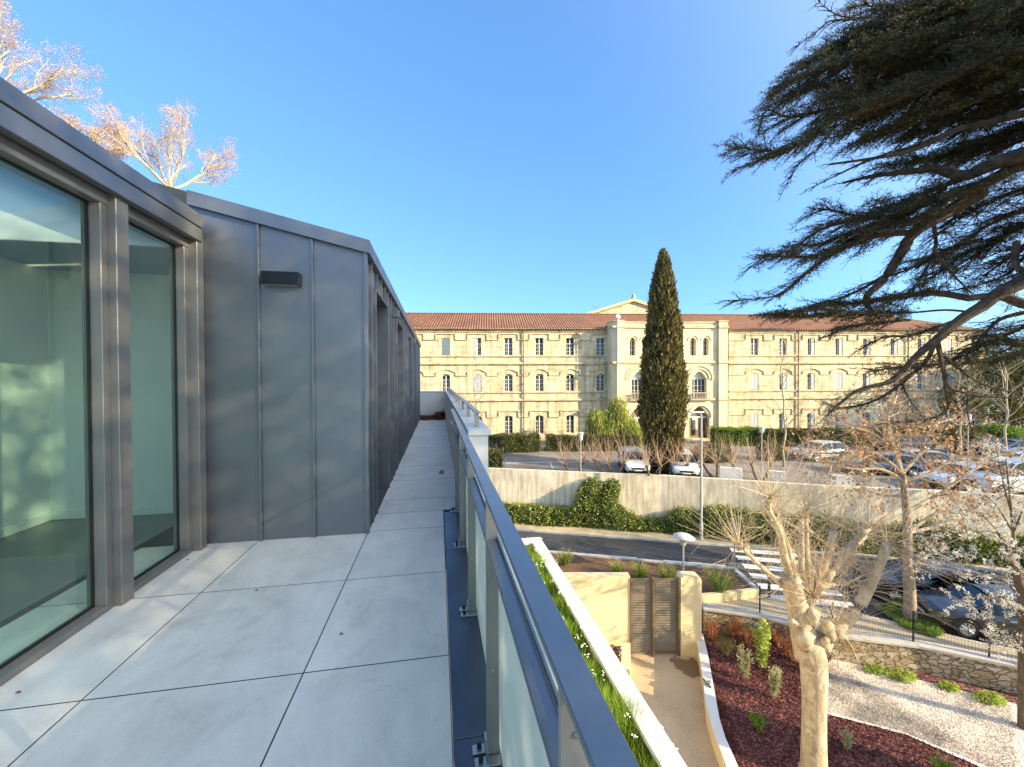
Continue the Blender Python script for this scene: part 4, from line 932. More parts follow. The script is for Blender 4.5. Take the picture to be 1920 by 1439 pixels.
# rain pipes, dish
pipe_m = M('rain_pipe', (.17, .13, .11), (.22, .18, .15), sc=4, rough=.6)
for px in (981.5, 1495, 1700):
    u = fu(px); mb = MB(); mb.tube([(u, -.16, 0), (u, -.16, ZE-.2)], .07, 8)
    for z in (1.2, 3.5, 6, 8.5): mb.tube([(u, -.16, z), (u, -.16, z+.1)], .10, 8)
    mb.build('rain_pipe', pipe_m, FB, world=False)
u = fu(1159, off=PB+.5); mb = MB(); mb.tube([(u, Y-.40, zb_(682)), (u, Y-.40, ZP+.45)], .05, 8); mb.lathe([(.28, 0), (.22, .12), (.05, .16)], (u, Y-.45, ZP+.55), 14, M=Matrix.Rotation(math.pi/2.5, 3, 'X')); mb.build('aerial_pipe', M('white_pipe', (.7, .7, .7), rough=.5), FB, world=False)
u = fu(1117, 580, -8); mb = MB(); mb.tube([(u, 8, zg-.6), (u, 8, fz(572, 1117, -8))], .03, 5); 
for k in range(4): mb.tube([(u-.4+.05*k, 8, fz(574+k*2, 1117, -8)), (u+.4-.05*k, 8, fz(574+k*2, 1117, -8))], .02, 4)
mb.build('aerial', M('aerial_metal', (.4, .4, .4), rough=.4, metal=.6), FB, world=False)

# ------------------------------------------------------------------ vegetation
bark_pale = M('pale_bark', (.24, .19, .12), (.52, .45, .32), sc=7, lo=.42, hi=.58, rough=.9, stretch=(1, 1, .35), bs=.5, bsc=14, bd=.02)
n_ = bark_pale.node_tree; b_ = n_.nodes['Principled BSDF']; v_ = coord(n_, (1, 1, .45)); vo = N(n_, 'ShaderNodeTexVoronoi'); vo.inputs['Scale'].default_value = 9; dn = N(n_, 'ShaderNodeTexNoise'); dn.inputs['Scale'].default_value = 5; n_.links.new(v_, dn.inputs[0])
va = N(n_, 'ShaderNodeVectorMath', operation='MULTIPLY_ADD'); va.inputs[1].default_value = (.35, .35, .35); n_.links.new(dn.outputs['Color'], va.inputs[0]); n_.links.new(v_, va.inputs[2]); n_.links.new(va.outputs[0], vo.inputs['Vector'])
sp = N(n_, 'ShaderNodeSeparateColor'); n_.links.new(vo.outputs['Color'], sp.inputs[0])
c_ = mixc(n_, 1, ramp(n_, sp.outputs[0], [(0, (.36, .29, .19)), (.3, (.43, .36, .24)), (.6, (.50, .43, .30)), (1, (.60, .53, .39))]), ramp(n_, noise(n_, v_, 22, 5), [(.3, .75), (.7, 1.1)]), 'MULTIPLY'); n_.links.new(c_, b_.inputs['Base Color'])
bark_brown = M('brown_bark', (.10, .075, .05), (.20, .15, .10), sc=9, rough=.95, stretch=(1, 1, .3), bs=.8, bsc=20, bd=.02)
bark_cedar = M('cedar_bark', (.035, .026, .018), (.10, .075, .05), sc=6, rough=.95, bs=.8, bsc=22, bd=.02)
twig_m = M('pale_twig', (.40, .31, .20), (.56, .46, .32), sc=3, rough=.8)
twig_r = M('reddish_twig', (.34, .22, .14), (.50, .36, .25), sc=3, rough=.8)
hedge_m = foliage('hedge_leaf', [(.045, .05, .018), (.11, .12, .035), (.22, .22, .07)], 1.1)
hedge_l = foliage('bright_hedge_leaf', [(0.105, 0.195, 0.018), (0.180, 0.300, 0.030), (0.285, 0.420, 0.053)], 1.1)
ivy_m = foliage('ivy_leaf', [(.06, .10, .02), (.21, .27, .04), (.48, .50, .13)], 2.2, .4, .2, .5)
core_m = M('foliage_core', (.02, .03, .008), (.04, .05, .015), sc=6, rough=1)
cyp_m = foliage('cypress_leaf', [(.035, .032, .012), (.12, .105, .03), (.34, .28, .09)], .9, .7, .12)
wil_m = foliage('light_leaf', [(.20, .24, .04), (.34, .38, .08), (.46, .50, .14)], .9, .6, .35) #[(0.132, 0.176, 0.028), (0.220, 0.275, 0.044), (0.330, 0.396, 0.088)], .9, .6, .35)
ced_m = foliage('cedar_needle', [(.022, .032, .014), (.06, .075, .026), (.19, .19, .06)], .6, .6, .15)
orl_m = foliage('orange_leaf', [(.34, .16, .07), (.56, .30, .14), (.68, .44, .24)], 2, .7, .3)
buff_m = foliage('bud_cluster', [(.40, .26, .20), (.55, .38, .28), (.62, .50, .40)], 2, .8, .2)
bloss_m = foliage('blossom', [(.62, .60, .50), (.76, .75, .68), (.82, .82, .78)], 2, .8, .3)
redl_m = foliage('red_leaf', [(.30, .05, .02), (.45, .12, .04), (.25, .20, .05)], 2, .7, .2)
olive_m = foliage('olive_leaf', [(.12, .13, .03), (.22, .22, .06), (.34, .33, .11)], .8, .7, .25)

def unit(v): return v/(np.linalg.norm(v, axis=-1, keepdims=True)+1e-9)
def shell(mb, c, r, n, size, mi=0, droop=0, inner=.75):
    D = unit(rng.normal(size=(n, 3))); k = 1+.10*np.sin(D[:, :1]*7+c[0]*3)*np.cos(D[:, 1:2]*6+c[1])+rng.normal(0, .05, (n, 1))
    P = np.array(c)+D*np.array(r)*k*rng.uniform(inner, 1.0, (n, 1)); L = unit(D+rng.normal(0, .6, (n, 3))+np.array([0, 0, -droop]))
    mb.leaves(P, L, rng.uniform(.6, 1.3, n)*size, size*.6, mi)
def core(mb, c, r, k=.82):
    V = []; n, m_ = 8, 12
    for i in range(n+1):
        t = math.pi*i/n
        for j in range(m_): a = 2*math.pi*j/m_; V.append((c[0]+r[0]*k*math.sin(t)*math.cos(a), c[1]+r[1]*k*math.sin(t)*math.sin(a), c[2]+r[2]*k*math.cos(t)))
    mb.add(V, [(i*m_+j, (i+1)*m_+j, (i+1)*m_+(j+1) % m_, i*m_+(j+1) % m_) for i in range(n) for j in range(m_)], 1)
def hedge(pts, h, w, size, mat, label, dens=260, z=None, name='hedge', group=None):
    z = pts[0].z; mb = MB(); c0 = pts[0]
    for k in range(len(pts)-1):
        a, b = Vector((pts[k].x, pts[k].y, 0)), Vector((pts[k+1].x, pts[k+1].y, 0)); d = (b-a).normalized(); nn = Vector((-d.y, d.x, 0)); L = (b-a).length
        Mx = Matrix((d, nn, Vector((0, 0, 1)))).transposed().to_4x4(); Mx.translation = Vector((a.x, a.y, z))
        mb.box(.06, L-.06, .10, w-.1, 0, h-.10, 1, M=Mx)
        n = int(dens*(L*(h+w)+h*w)); f = rng.uniform(0, 1, n); s = rng.uniform(0, L, n); q = rng.uniform(0, 1, n); P = np.zeros((n, 3))
        A = h/(h+w); fr = f < A*.9; tp = (f >= A*.9) & (f < .93); en = f >= .93
        wob = .05*np.sin(s*4.1)+.05*np.sin(s*1.7+1)+rng.normal(0, .035, n)
        P[:, 0] = s; P[fr, 1] = wob[fr]; P[fr, 2] = q[fr]*h; P[tp, 1] = q[tp]*w; P[tp, 2] = h+wob[tp]
        P[en, 0] = np.where(rng.random(en.sum()) < .5, 0, L)+wob[en]; P[en, 1] = q[en]*w; P[en, 2] = rng.uniform(0, h, en.sum())
        X = np.array(d[:]); Yv = np.array(nn[:]); W_ = np.array([a.x, a.y, z])+P[:, :1]*X+P[:, 1:2]*Yv; W_[:, 2] = z+P[:, 2]
        D = unit(rng.normal(size=(n, 3))+np.array([0, 0, .5])-Yv*.5); mb.leaves(W_, D, rng.uniform(.6, 1.3, n)*size, size*.6)
    return tag(mb.build(name, [mat, core_m], org=(c0.x, c0.y, z)), label, 'hedge', group)
L_ = lambda x, y: az_(x, y, LOT)
hedge([L_(870, 853), L_(1013, 848)], 1.5, 1.4, .13, hedge_m, 'clipped dark green hedge left of the gap, under the left wing windows')
hedge([L_(1024, 847), L_(1112, 847), L_(1200, 846)], 1.3, 1.3, .13, hedge_m, 'clipped dark hedge right of the gap, below the light green tree')
hedge([L_(905, 879), L_(943, 879)], 1.2, 1.1, .12, hedge_m, 'small square clipped bush beside the white parapet corner')
hedge([L_(1341, 836), L_(1420, 837)], 1.6, 1.6, .13, hedge_l, 'bright sunlit green hedge right of the building entrance')
hedge([L_(1422, 838), L_(1560, 838), L_(1690, 836), L_(1850, 834)], 1.5, 1.6, .14, hedge_m, 'long darker hedge under the right wing behind the parked cars')
for (x, y, rx, rz, lab) in ((1335, 866, 2.0, .85, 'low brown green rounded bush right of the cypress'), (1444, 862, 1.2, .95, 'dark rounded bush at the foot of the slender bare tree')):
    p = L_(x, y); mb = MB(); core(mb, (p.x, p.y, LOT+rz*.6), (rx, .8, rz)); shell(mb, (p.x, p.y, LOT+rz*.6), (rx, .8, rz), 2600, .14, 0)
    tag(mb.build('round_bush', [foliage('dull_leaf', [(.05, .05, .02), (.09, .085, .03), (.15, .13, .05)], 1) if x < 1400 else hedge_m, core_m], org=(p.x, p.y, LOT)), lab, 'bush')
# ivy and laurel at the foot of the retaining wall
def along(px, py=985, off=0.0):
    p = az_(px, py, SZ); best = None
    for k in range(len(RW)-1):
        a, b = Vector((*RW[k], 0)), Vector((*RW[k+1], 0)); d = (b-a).normalized(); nn = Vector((-d.y, d.x, 0)); r0 = ray(px, py); r0.z = 0
        den = r0.dot(nn); s = (a-Vector((0, 0, 0))).dot(nn)/den; q = r0*s; t = (q-a).dot(d)
        if -.01 <= t <= (b-a).length+.01: best = q-nn*off
    return best if best is not None else Vector((p.x, p.y, 0))
def ivy(specs, label):
    mb = MB(); p0 = along(specs[0][0])
    for (px, off, rx, rz, zc) in specs:
        q = along(px, 985, off); c = (q.x, q.y, SZ+zc); core(mb, c, (rx, min(.5, rx), rz), .8); shell(mb, c, (rx, min(.62, rx), rz), int(1700*rx*rz+400), .125, 0, .3)
    tag(mb.build('ivy_shrub', [ivy_m, core_m], org=(p0.x, p0.y, SZ)), label, 'shrub')
ivy([(x, .6, .85, .75, .55) for x in range(925, 1085, 20)], 'low strip of sunlit green shrubs at the foot of the retaining wall, left part')
ivy([(1095, .5, .9, 1.0, .9), (1102, .4, .75, 1.0, 1.9), (1112, .3, .6, .55, 2.6), (1125, .5, 1.0, 1.0, .9), (1140, .3, .7, 1.0, 1.8), (1148, .25, .5, .6, 2.5), (1150, .6, 1.0, .9, .7), (1172, .6, .9, .75, .5), (1190, .6, .7, .5, .3)], 'tall double hump of ivy climbing the retaining wall')
ivy([(1210, .5, .8, .5, .3), (1230, .5, .8, .5, .35), (1250, .5, .6, .5, .4), (1270, .6, .7, .8, .8), (1286, .6, .7, .85, .85)], 'dark ivy clump on the ground left of the tall lamp post')
ivy([(1328, .6, .8, 1.0, .9), (1345, .7, .9, 1.05, 1.0), (1365, .7, .9, 1.0, .95), (1390, .7, .9, 1.0, .95), (1415, .7, .9, .95, .85), (1440, .7, .8, .9, .8), (1470, .7, .9, .85, .75)], 'big sunlit shrub right of the tall lamp post')
ivy([(x, .7, 1.1, .95+.25*math.sin(x*.03), .8) for x in range(1500, 1770, 30)], 'loose green shrubs behind the pollarded tree along the wall')
ivy([(x, .8, 1.2, .8+.2*math.sin(x*.05), .7) for x in range(1790, 1990, 34)], 'green shrubs below the wall behind the white blossom')

# cypress
p = L_(1243, 893); p = ad(1243, 893, 28.5); p.z = LOT
t = thing('cypress_tree', 'tall narrow dark cypress in front of the building entrance', 'cypress', (p.x, p.y, LOT))
H = ad(1240, 470, 28.5).z-LOT; sc = 28.5/760*.93
ph = [(0, 22), (.08, 30), (.15, 34), (.22, 39), (.33, 41), (.44, 38), (.51, 34.5), (.62, 31.5), (.71, 26), (.80, 22.5), (.87, 17), (.94, 10.5), (.98, 5), (1, 1)]
def prad(h): return np.interp(h, [a for a, b in ph], [b*sc for a, b in ph])
mb = MB(); n = 34000
h = rng.beta(1.05, 1.25, n); a = rng.uniform(0, 2*math.pi, n)
rr = prad(h)*(1+.09*np.sin(a*13+h*18)*np.sin(h*48+a*5)+.09*np.sin(a*17-h*30)*np.sin(h*90+a*2)+.05*np.sin(h*22+a)+rng.normal(0, .04, n))*rng.uniform(.80, 1.06, n)
P = np.stack([p.x+rr*np.cos(a), p.y+rr*np.sin(a), LOT+.1+h*H*.985], 1); D = unit(np.stack([np.cos(a)*.38, np.sin(a)*.38, np.full(n, 1.0)], 1)+rng.normal(0, .22, (n, 3)))
mb.leaves(P, D, rng.uniform(.16, .38, n), rng.uniform(.05, .11, n)); 
mb.build('crown', cyp_m, t)
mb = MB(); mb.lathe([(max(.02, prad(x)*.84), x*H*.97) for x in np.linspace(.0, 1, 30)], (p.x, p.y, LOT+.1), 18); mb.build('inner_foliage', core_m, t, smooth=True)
mb = MB(); mb.tube([(p.x, p.y, LOT-.1), (p.x, p.y, LOT+1.2)], [.3, .2], 8); mb.build('trunk', bark_brown, t)

# ---- branching generator
def grow(mb, p, d, L, r, lvl, cfg, tips, mi=0):
    c = cfg[min(lvl, len(cfg)-1)]; seg = c.get('seg', 4); pts = [Vector(p)]; dd = Vector(d).normalized(); rad = [r]
    for k in range(seg):
        dd = (dd+Vector(rng.normal(0, c.get('wob', .12), 3))+Vector((0, 0, c.get('up', .05)))).normalized(); pts.append(pts[-1]+dd*(L/seg)); rad.append(r*(1-(1-c.get('tip', .45))*(k+1)/seg))
    mb.tube(pts, rad, c.get('sides', 4), mi, cap=False)
    if lvl+1 >= len(cfg): tips.append((pts[-1], dd)); tips.append((pts[len(pts)//2], dd)); return
    n = c.get('n', 5)
    for i in range(n):
        f = c.get('from', .3)+(1-c.get('from', .3))*(i+rng.uniform(.2, .8))/n; x = f*seg; k = min(int(x), seg-1); q = pts[k].lerp(pts[k+1], x-k); ax_ = (pts[k+1]-pts[k]).normalized()
        side = ax_.cross(Vector(rng.normal(size=3))).normalized(); ang = c.get('ang', .8)*rng.uniform(.7, 1.25); nd = ax_*math.cos(ang)+side*math.sin(ang)
        grow(mb, q, nd, L*c.get('len', .55)*rng.uniform(.7, 1.2)*(1.15-.5*f), rad[k]*c.get('rr', .55), lvl+1, cfg, tips, mi)
def poly3(px, dep0, dep1=None):
    n = len(px); dep1 = dep1 or dep0; return [ad(x, y, dep0+(dep1-dep0)*i/(n-1)) for i, (x, y) in enumerate(px)]
def smooth_pts(P, k=3):
    out = []
    for i in range(len(P)-1):
        p0 = P[max(i-1, 0)]; p1 = P[i]; p2 = P[i+1]; p3 = P[min(i+2, len(P)-1)]
        for j in range(k):
            t = j/k; out.append(.5*((2*p1)+(p2-p0)*t+(2*p0-5*p1+4*p2-p3)*t*t+(3*p1-p0-3*p2+p3)*t**3))
    return out+[P[-1]]
def spray(mb, c, n, L, d=(0, 0, 1), spread=.9, r=.008, mi=0):
    d = Vector(d).normalized()
    for i in range(n):
        v = (d+Vector(rng.normal(0, spread, 3))).normalized(); l = L*rng.uniform(.45, 1.1); p = Vector(c)+v*.04; b = Vector(rng.normal(0, .12, 3))+Vector((0, 0, .12))
        q = p+v*l*.4; e = q+(v+b*1.2).normalized()*l*.35; e2 = e+(v+b*2.8+Vector(rng.normal(0, .15, 3))).normalized()*l*.3; mb.tube([p, q, e, e2], [r, r*.75, r*.5, r*.25], 3, mi, cap=False)
        if rng.random() < .5: w_ = (v+Vector(rng.normal(0, .6, 3))).normalized(); mb.tube([e, e+w_*l*.25], [r*.4, r*.2], 3, mi, cap=False)
        if rng.random() < .7:
            w_ = (v+Vector(rng.normal(0, .5, 3))).normalized(); mb.tube([q, q+w_*l*.35], [r*.5, r*.25], 3, mi, cap=False)

# ---- the big pollarded plane tree in the garden
TB = gp(1526, 1452)
t = thing('pollarded_tree', 'pale barked pollarded tree with knobbly stubs and sprays of bare twigs in the garden', 'pollarded tree', TB)
dT = (TB-CAMP).dot(fw)
Z = lambda x, y: (1360+x/3.5975, 800+y/3.5975)
mb = MB(); tr = smooth_pts(poly3([(1526, 1455), (1526, 1435), (1526, 1380), (1527, 1300), (1524, 1235), (1512, 1195)], dT, dT-.1), 4)
rad = np.interp(np.linspace(0, 1, len(tr)), [0, .05, .12, .5, .8, 1], [.44, .36, .30, .265, .31, .30]); mb.tube(tr, rad, 16)
# left bole, right bole
def limb(pxs, r0, r1, dd=0, sides=10, mb=mb, knob=True):
    P = smooth_pts(poly3([Z(*q) for q in pxs], dT-.05, dT+dd), 3); R = list(np.linspace(r0*.88, r1*.85, len(P)))
    if knob: R[-1] *= 1.25; R[-2] *= 1.12
    mb.tube(P, R, sides); return P
limb([(560, 1560), (530, 1420), (505, 1290), (480, 1180), (450, 1080), (430, 1010)], .36, .22, -.2, 14)
limb([(500, 1290), (540, 1170), (590, 1110), (640, 1040)], .24, .15, .2)
limb([(590, 1560), (640, 1450), (700, 1370), (735, 1330)], .28, .19, .2, 12)
Lm = []
Lm.append(limb([(435, 1010), (395, 860), (362, 700), (292, 560), (300, 480)], .12, .06, -.5))
Lm.append(limb([(460, 1000), (420, 820), (372, 690), (330, 600)], .11, .05, -.2))
Lm.append(limb([(430, 1110), (280, 980), (185, 890), (92, 790)], .08, .05, -.6, 8))
Lm.append(limb([(560, 1100), (552, 900), (545, 700), (548, 560)], .09, .05, .4, 8))
Lm.append(limb([(505, 1030), (515, 880), (510, 620)], .10, .06, .3, 8))
Lm.append(limb([(610, 1080), (640, 1020), (690, 860), (735, 705)], .15, .09, .4))
Lm.append(limb([(600, 1120), (720, 950), (850, 800), (965, 690)], .12, .06, .8))
Lm.append(limb([(680, 1030), (800, 880), (940, 740)], .11, .07, 1.0))
Lm.append(limb([(620, 1105), (730, 1062), (830, 1058)], .08, .06, .2, 8))
Lm.append(limb([(540, 1310), (560, 1220), (590, 1150)], .12, .10, -.3, 8))
Lm.append(limb([(640, 1500), (700, 1400), (790, 1330), (880, 1240), (960, 1100), (1020, 980), (1095, 800)], .24, .11, .3))
# short sawn stubs
for a, b, r in (((560, 1330), (600, 1260), .16), ((500, 1330), (440, 1310), .07), ((700, 1420), (690, 1340), .16), ((540, 1480), (530, 1400), .2), ((640, 1480), (680, 1440), .1), ((455, 1080), (480, 1040), .13)):
    A = ad(*Z(*a), dT-.15); B = ad(*Z(*b), dT-.45); mb.tube([A, B], [r, r*.85], 10)
for i in range(260):      # burrs
    L = Lm[i % len(Lm)]; k = len(L)-1-int(abs(rng.normal(0, 1.2))) if rng.random() < .6 else rng.integers(0, len(L)); k = max(0, min(len(L)-1, k))
    c = L[k]+Vector(rng.normal(0, .05, 3)); r = rng.uniform(.02, .055); mb.lathe([(r*.3, -r), (r, 0), (r*.3, r)], c, 6)
mb.build('trunk', bark_pale, t, smooth=True)
mb = MB()
for L in Lm:
    v = (L[-1]-L[-2]).normalized()+Vector((0, 0, .3)); spray(mb, L[-1], 40, 2.0, v, 1.0, .0055)
    for k in range(1, len(L), 2): spray(mb, L[k], 7, 1.5, (0, 0, .6), 1.0, .006)
for q in ((740, 1340), (450, 1030), (640, 1050), (560, 1150)): spray(mb, ad(*Z(*q), dT-.2), 26, 1.0, (.2, -.2, .7), .9, .007)
c = ad(*Z(760, 1350), dT-.2)
for i in range(26):
    v = Vector((rng.normal(0, .4), rng.normal(-.2, .3), -1)).normalized(); mb.tube([c+v*.1, c+v*.5+Vector((0, 0, .12)), c+v*rng.uniform(.8, 1.3)], [.007, .005, .003], 3)
mb.build('twigs', twig_m, t)

# ---- street plane with orange leaves
SB = az_(1706, 1168, SZ); dS = (SB-CAMP).dot(fw)
t = thing('street_tree', 'brown street tree with a sawn stub and dry orange leaves on its branches', 'street tree', SB)
mb = MB(); mb2 = MB(); tips = []
tp = smooth_pts(poly3([(1706, 1172), (1706, 1120), (1702, 1040), (1700, 960), (1692, 888)], dS, dS), 3); mb.tube(tp, np.linspace(.22, .10, len(tp)), 10)
st = poly3([(1708, 1080), (1722, 1055), (1733, 1040)], dS, dS-.3); mb.tube(st, [.15, .12, .11], 10)
cfg = [dict(n=6, ang=.7, len=.55, wob=.10, up=.03, rr=.5, sides=5, seg=5), dict(n=5, ang=.8, len=.55, wob=.14, rr=.5, sides=4), dict(n=3, ang=.8, len=.5, wob=.18, rr=.5, sides=3, seg=3), dict(wob=.2, sides=3, seg=2)]
BR = [[(1692, 888), (1680, 850), (1640, 815), (1590, 800)], [(1692, 888), (1725, 850), (1748, 800), (1790, 785)], [(1694, 900), (1740, 890), (1790, 860), (1850, 870)], [(1692, 888), (1665, 800), (1675, 760), (1690, 720)],
      [(1700, 960), (1755, 930), (1800, 900), (1870, 850)], [(1694, 900), (1650, 880), (1600, 880), (1560, 870)], [(1703, 1000), (1760, 960), (1820, 960)], [(1697, 930), (1660, 930), (1620, 920)], [(1692, 888), (1640, 850), (1570, 850), (1530, 850)], [(1700, 1000), (1780, 980), (1850, 940), (1910, 900)]]
for b in BR:
    P = smooth_pts(poly3(b, dS, dS+rng.uniform(-1.2, 1.5)), 3); mb2.tube(P, np.linspace(.07, .025, len(P)), 6)
    for k in range(2, len(P)):
        for _ in range(4): 
            v = ((P[k]-P[k-1]).normalized()+Vector(rng.normal(0, .8, 3))).normalized(); grow(mb2, P[k], v, rng.uniform(.6, 1.5), .016, 1, cfg, tips)
mb.build('trunk', M('mid_bark', (.20, .15, .10), (.40, .32, .22), sc=6, rough=.9, bs=.5, bsc=16, bd=.02), t, smooth=True)
mb2.build('branches', twig_m, t)
mb = MB(); T = [tips[i] for i in rng.permutation(len(tips))[:int(len(tips)*.09)]]
P = np.repeat(np.array([q[0][:] for q in T]), 3, 0)+rng.normal(0, .07, (len(T)*3, 3)); D = unit(rng.normal(size=P.shape)+np.array([0, 0, -.6])); mb.leaves(P, D, rng.uniform(.09, .19, len(P)), .09)
mb.build('leaves', orl_m, t)

# ---- slender bare trees in the car park
def slender(px, pyt, pyb, dep, label, n=22, spread=1.0, mat=twig_m, r=.09):
    b = ad(px, pyb, dep); b.z = LOT; top = ad(px, pyt, dep); Hh = top.z-LOT; t = thing('bare_tree', label, 'bare tree', b)
    mb = MB(); P = [b+Vector((rng.normal(0, .03)*i, rng.normal(0, .03)*i, Hh*i/8)) for i in range(9)]; mb.tube(P, np.linspace(r, .015, 9), 7); mb.build('trunk', bark_pale, t, smooth=True)
    mb = MB(); tips = []; cf = [dict(n=5, ang=.55, len=.45, wob=.07, up=.10, rr=.5, sides=3, seg=5, tip=.25), dict(n=3, ang=.6, len=.5, wob=.12, up=.08, sides=3, seg=3), dict(wob=.1, sides=3, seg=2)]
    for i in range(n):
        f = .28+.7*i/n; k = f*8; q = P[int(k)].lerp(P[min(8, int(k)+1)], k-int(k)); a = rng.uniform(0, 2*math.pi); v = Vector((math.cos(a), math.sin(a), rng.uniform(.35, 1.0)))
        grow(mb, q, v, Hh*spread*.34*(1.2-f), .028*(1.2-f)+.006, 0, cf, tips)
    mb.build('branches', mat, t); return t
slender(1470, 625, 880, 30, 'slender bare tree with fine twigs standing before the right wing', 26)
slender(893, 640, 850, 34, 'thin bare tree with upright twigs seen above the far parapet', 20, .9, twig_m, .06)
slender(1660, 690, 870, 33, 'thin bare tree behind the orange leaved street tree', 16, .9)
slender(1800, 620, 860, 31, 'bare pale tree near the right end of the building', 22, 1.0)
slender(1885, 600, 860, 29, 'bare pale tree at the far right edge of the car park', 24, 1.1)
# low pollarded shrubs behind the wall
def lowpollard(px, dep, label, stems, hh, mat=twig_r):
    b = ad(px, 885, dep); b.z = LOT; t = thing('pollarded_shrub', label, 'shrub', b, 0, 'bare pollarded shrubs behind the retaining wall')
    mb = MB(); mt = MB()
    for (dx, dy) in stems:
        B = ad(px+dx*.3, 890, dep); B.z = LOT; K = ad(px+dx, 872+dy, dep+rng.uniform(-.5, .5)); mid = B.lerp(K, .5)+Vector((0, 0, -.15))
        mb.tube(smooth_pts([B, mid, K], 3), np.linspace(.10, .07, 7), 7); mb.lathe([(.05, -.1), (.14, 0), (.06, .12)], K, 7)
        spray(mt, K, 26, hh, (0, 0, 1.4), .5, .013)
    mb.build('trunk', bark_brown, t); mt.build('twigs', mat, t)
lowpollard(1075, 28.3, 'bare pollarded shrub with upright twigs beside the thin lamp post', [(-15, 0), (18, -4)], 2.3)
lowpollard(1155, 28.0, 'wide bare pollarded shrub with upright pinkish twigs left of the cypress', [(-40, -4), (-15, 0), (15, -2), (38, 2)], 2.5)
lowpollard(1225, 26.2, 'bare pollarded shrub in front of the cypress foot', [(-12, 4), (14, 2)], 1.9)
lowpollard(1275, 26.6, 'bare pollarded shrub right of the cypress foot', [(-8, 2), (14, 0)], 2.0)
lowpollard(1345, 27.0, 'bare pollarded shrub right of the tall lamp post', [(-28, -5), (0, 2), (30, 2)], 2.4)
lowpollard(1425, 26.0, 'bare pollarded shrub behind the wall near the white blocks', [(-15, 0), (20, 0)], 2.0)
lowpollard(925, 33.0, 'pale bare shrub in front of the small square bush', [(-8, -12), (10, -10)], 1.6, twig_m)
# light green weeping tree by the entrance
b = ad(1152, 838, 38.5); b.z = LOT; t = thing('weeping_tree', 'light green drooping tree against the shaded part of the building', 'tree', b)
mb = MB(); mb.tube([b, b+Vector((0, 0, 2.5))], [.15, .08], 7); mb.build('trunk', bark_brown, t)
mb = MB()
for (x, y, rx, rz, n) in ((1158, 772, .75, 1.5, 2400), (1150, 790, 1.3, 1.5, 3000), (1130, 800, 1.3, 1.2, 3000), (1175, 803, 1.2, 1.2, 2600), (1118, 785, .7, 1.0, 1300), (1195, 815, .8, .9, 1200), (1150, 815, 1.9, 1.0, 3000)):
    c = ad(x, y, 38.5); D = unit(rng.normal(size=(n, 3))); P = np.array(c[:])+D*np.array([rx, 1.0, rz])*rng.uniform(.3, 1, (n, 1))**.5; Dl = unit(D*.35+np.array([0, 0, -1])+rng.normal(0, .25, (n, 3))); mb.leaves(P+rng.normal(0, .18, P.shape), Dl, rng.uniform(.25, .6, n), .06)
mb.build('crown', wil_m, t)
# background greenery at the right end
def blobtree(px, py, dep, rx, rz, n, mat, label, size=.3, base=None, name='background_tree'):
    c = ad(px, py, dep); zb = base if base is not None else LOT; t = thing(name, label, 'tree', (c.x, c.y, zb))
    mb = MB(); mb.tube([(c.x, c.y, zb), (c.x, c.y, c.z)], [.25, .12], 7); mb.build('trunk', bark_brown, t)
    mb = MB()
    for i in range(9):
        q = c+Vector((rng.uniform(-1, 1)*rx*.6, rng.uniform(-.5, .5)*rx, rng.uniform(-.6, .6)*rz)); shell(mb, q[:], (rx*.5, rx*.5, rz*.42), n//9, size, 0, .2, .3)
    mb.build('crown', mat, t)
blobtree(1900, 730, 44, 4.2, 4.5, 9000, olive_m, 'yellow green leafy tree beyond the right end of the building', .32)
blobtree(1965, 700, 40, 4.5, 5.5, 8000, olive_m, 'tall olive coloured tree partly outside the right edge', .32)
blobtree(1800, 745, 41, 1.8, 1.8, 3000, olive_m, 'small yellow green tree in front of the right end windows', .26)
blobtree(1905, 812, 40, 2.6, 1.3, 4000, hedge_l, 'dark green bush under the yellow green tree', .2)
for i, (px, dep) in enumerate(((1960, 75), (2100, 60))): blobtree(px, 670, dep, 9, 6, 5000, olive_m, ['distant tree mass right of the building', 'distant tree outside the right edge'][i], .5)

# ---- bare crowns behind our roof at the left, lit by the low sun
rt_cfg = [dict(n=7, ang=.6, len=.5, wob=.10, up=.08, rr=.55, sides=5, seg=5), dict(n=6, ang=.65, len=.55, wob=.14, up=.06, rr=.55, sides=4), dict(n=5, ang=.7, len=.55, wob=.18, rr=.55, sides=3, seg=4), dict(n=4, ang=.75, len=.55, wob=.2, sides=3, seg=3), dict(wob=.25, sides=3, seg=2)]
for (px, pyt, dep, Lr, lab) in ((318, 222, 19, 2.9, 'bare crown with pinkish buds rising behind the roof beside the zinc gable'), (-25, 25, 15, 2.9, 'bare crown with pinkish buds above the roof at the left edge'), (165, 235, 17, 1.6, 'low bare crown with pinkish buds just above the sloping fascia')):
    top = ad(px, pyt, dep); base = Vector((top.x, top.y, top.z-Lr*1.15)); t = thing('bare_tree', lab, 'bare tree', (base.x, base.y, CZ)); mb = MB(); tips = []
    mb.tube([(base.x, base.y, CZ), base], [.3, .1], 8)
    for i in range(8):
        a = i*math.pi/4+rng.uniform(0, .6); grow(mb, base, (math.cos(a)*.75, math.sin(a)*.75, rng.uniform(.35, 1.0)), Lr, .055, 0, rt_cfg, tips)
    mb.build('trunk', twig_m, t)
    mb = MB(); P = np.array([q[0][:] for q in tips]); P = P+rng.normal(0, .08, P.shape); mb.leaves(P, unit(rng.normal(size=P.shape)), rng.uniform(.03, .055, len(P)), .03); mb.build('buds', buff_m, t)

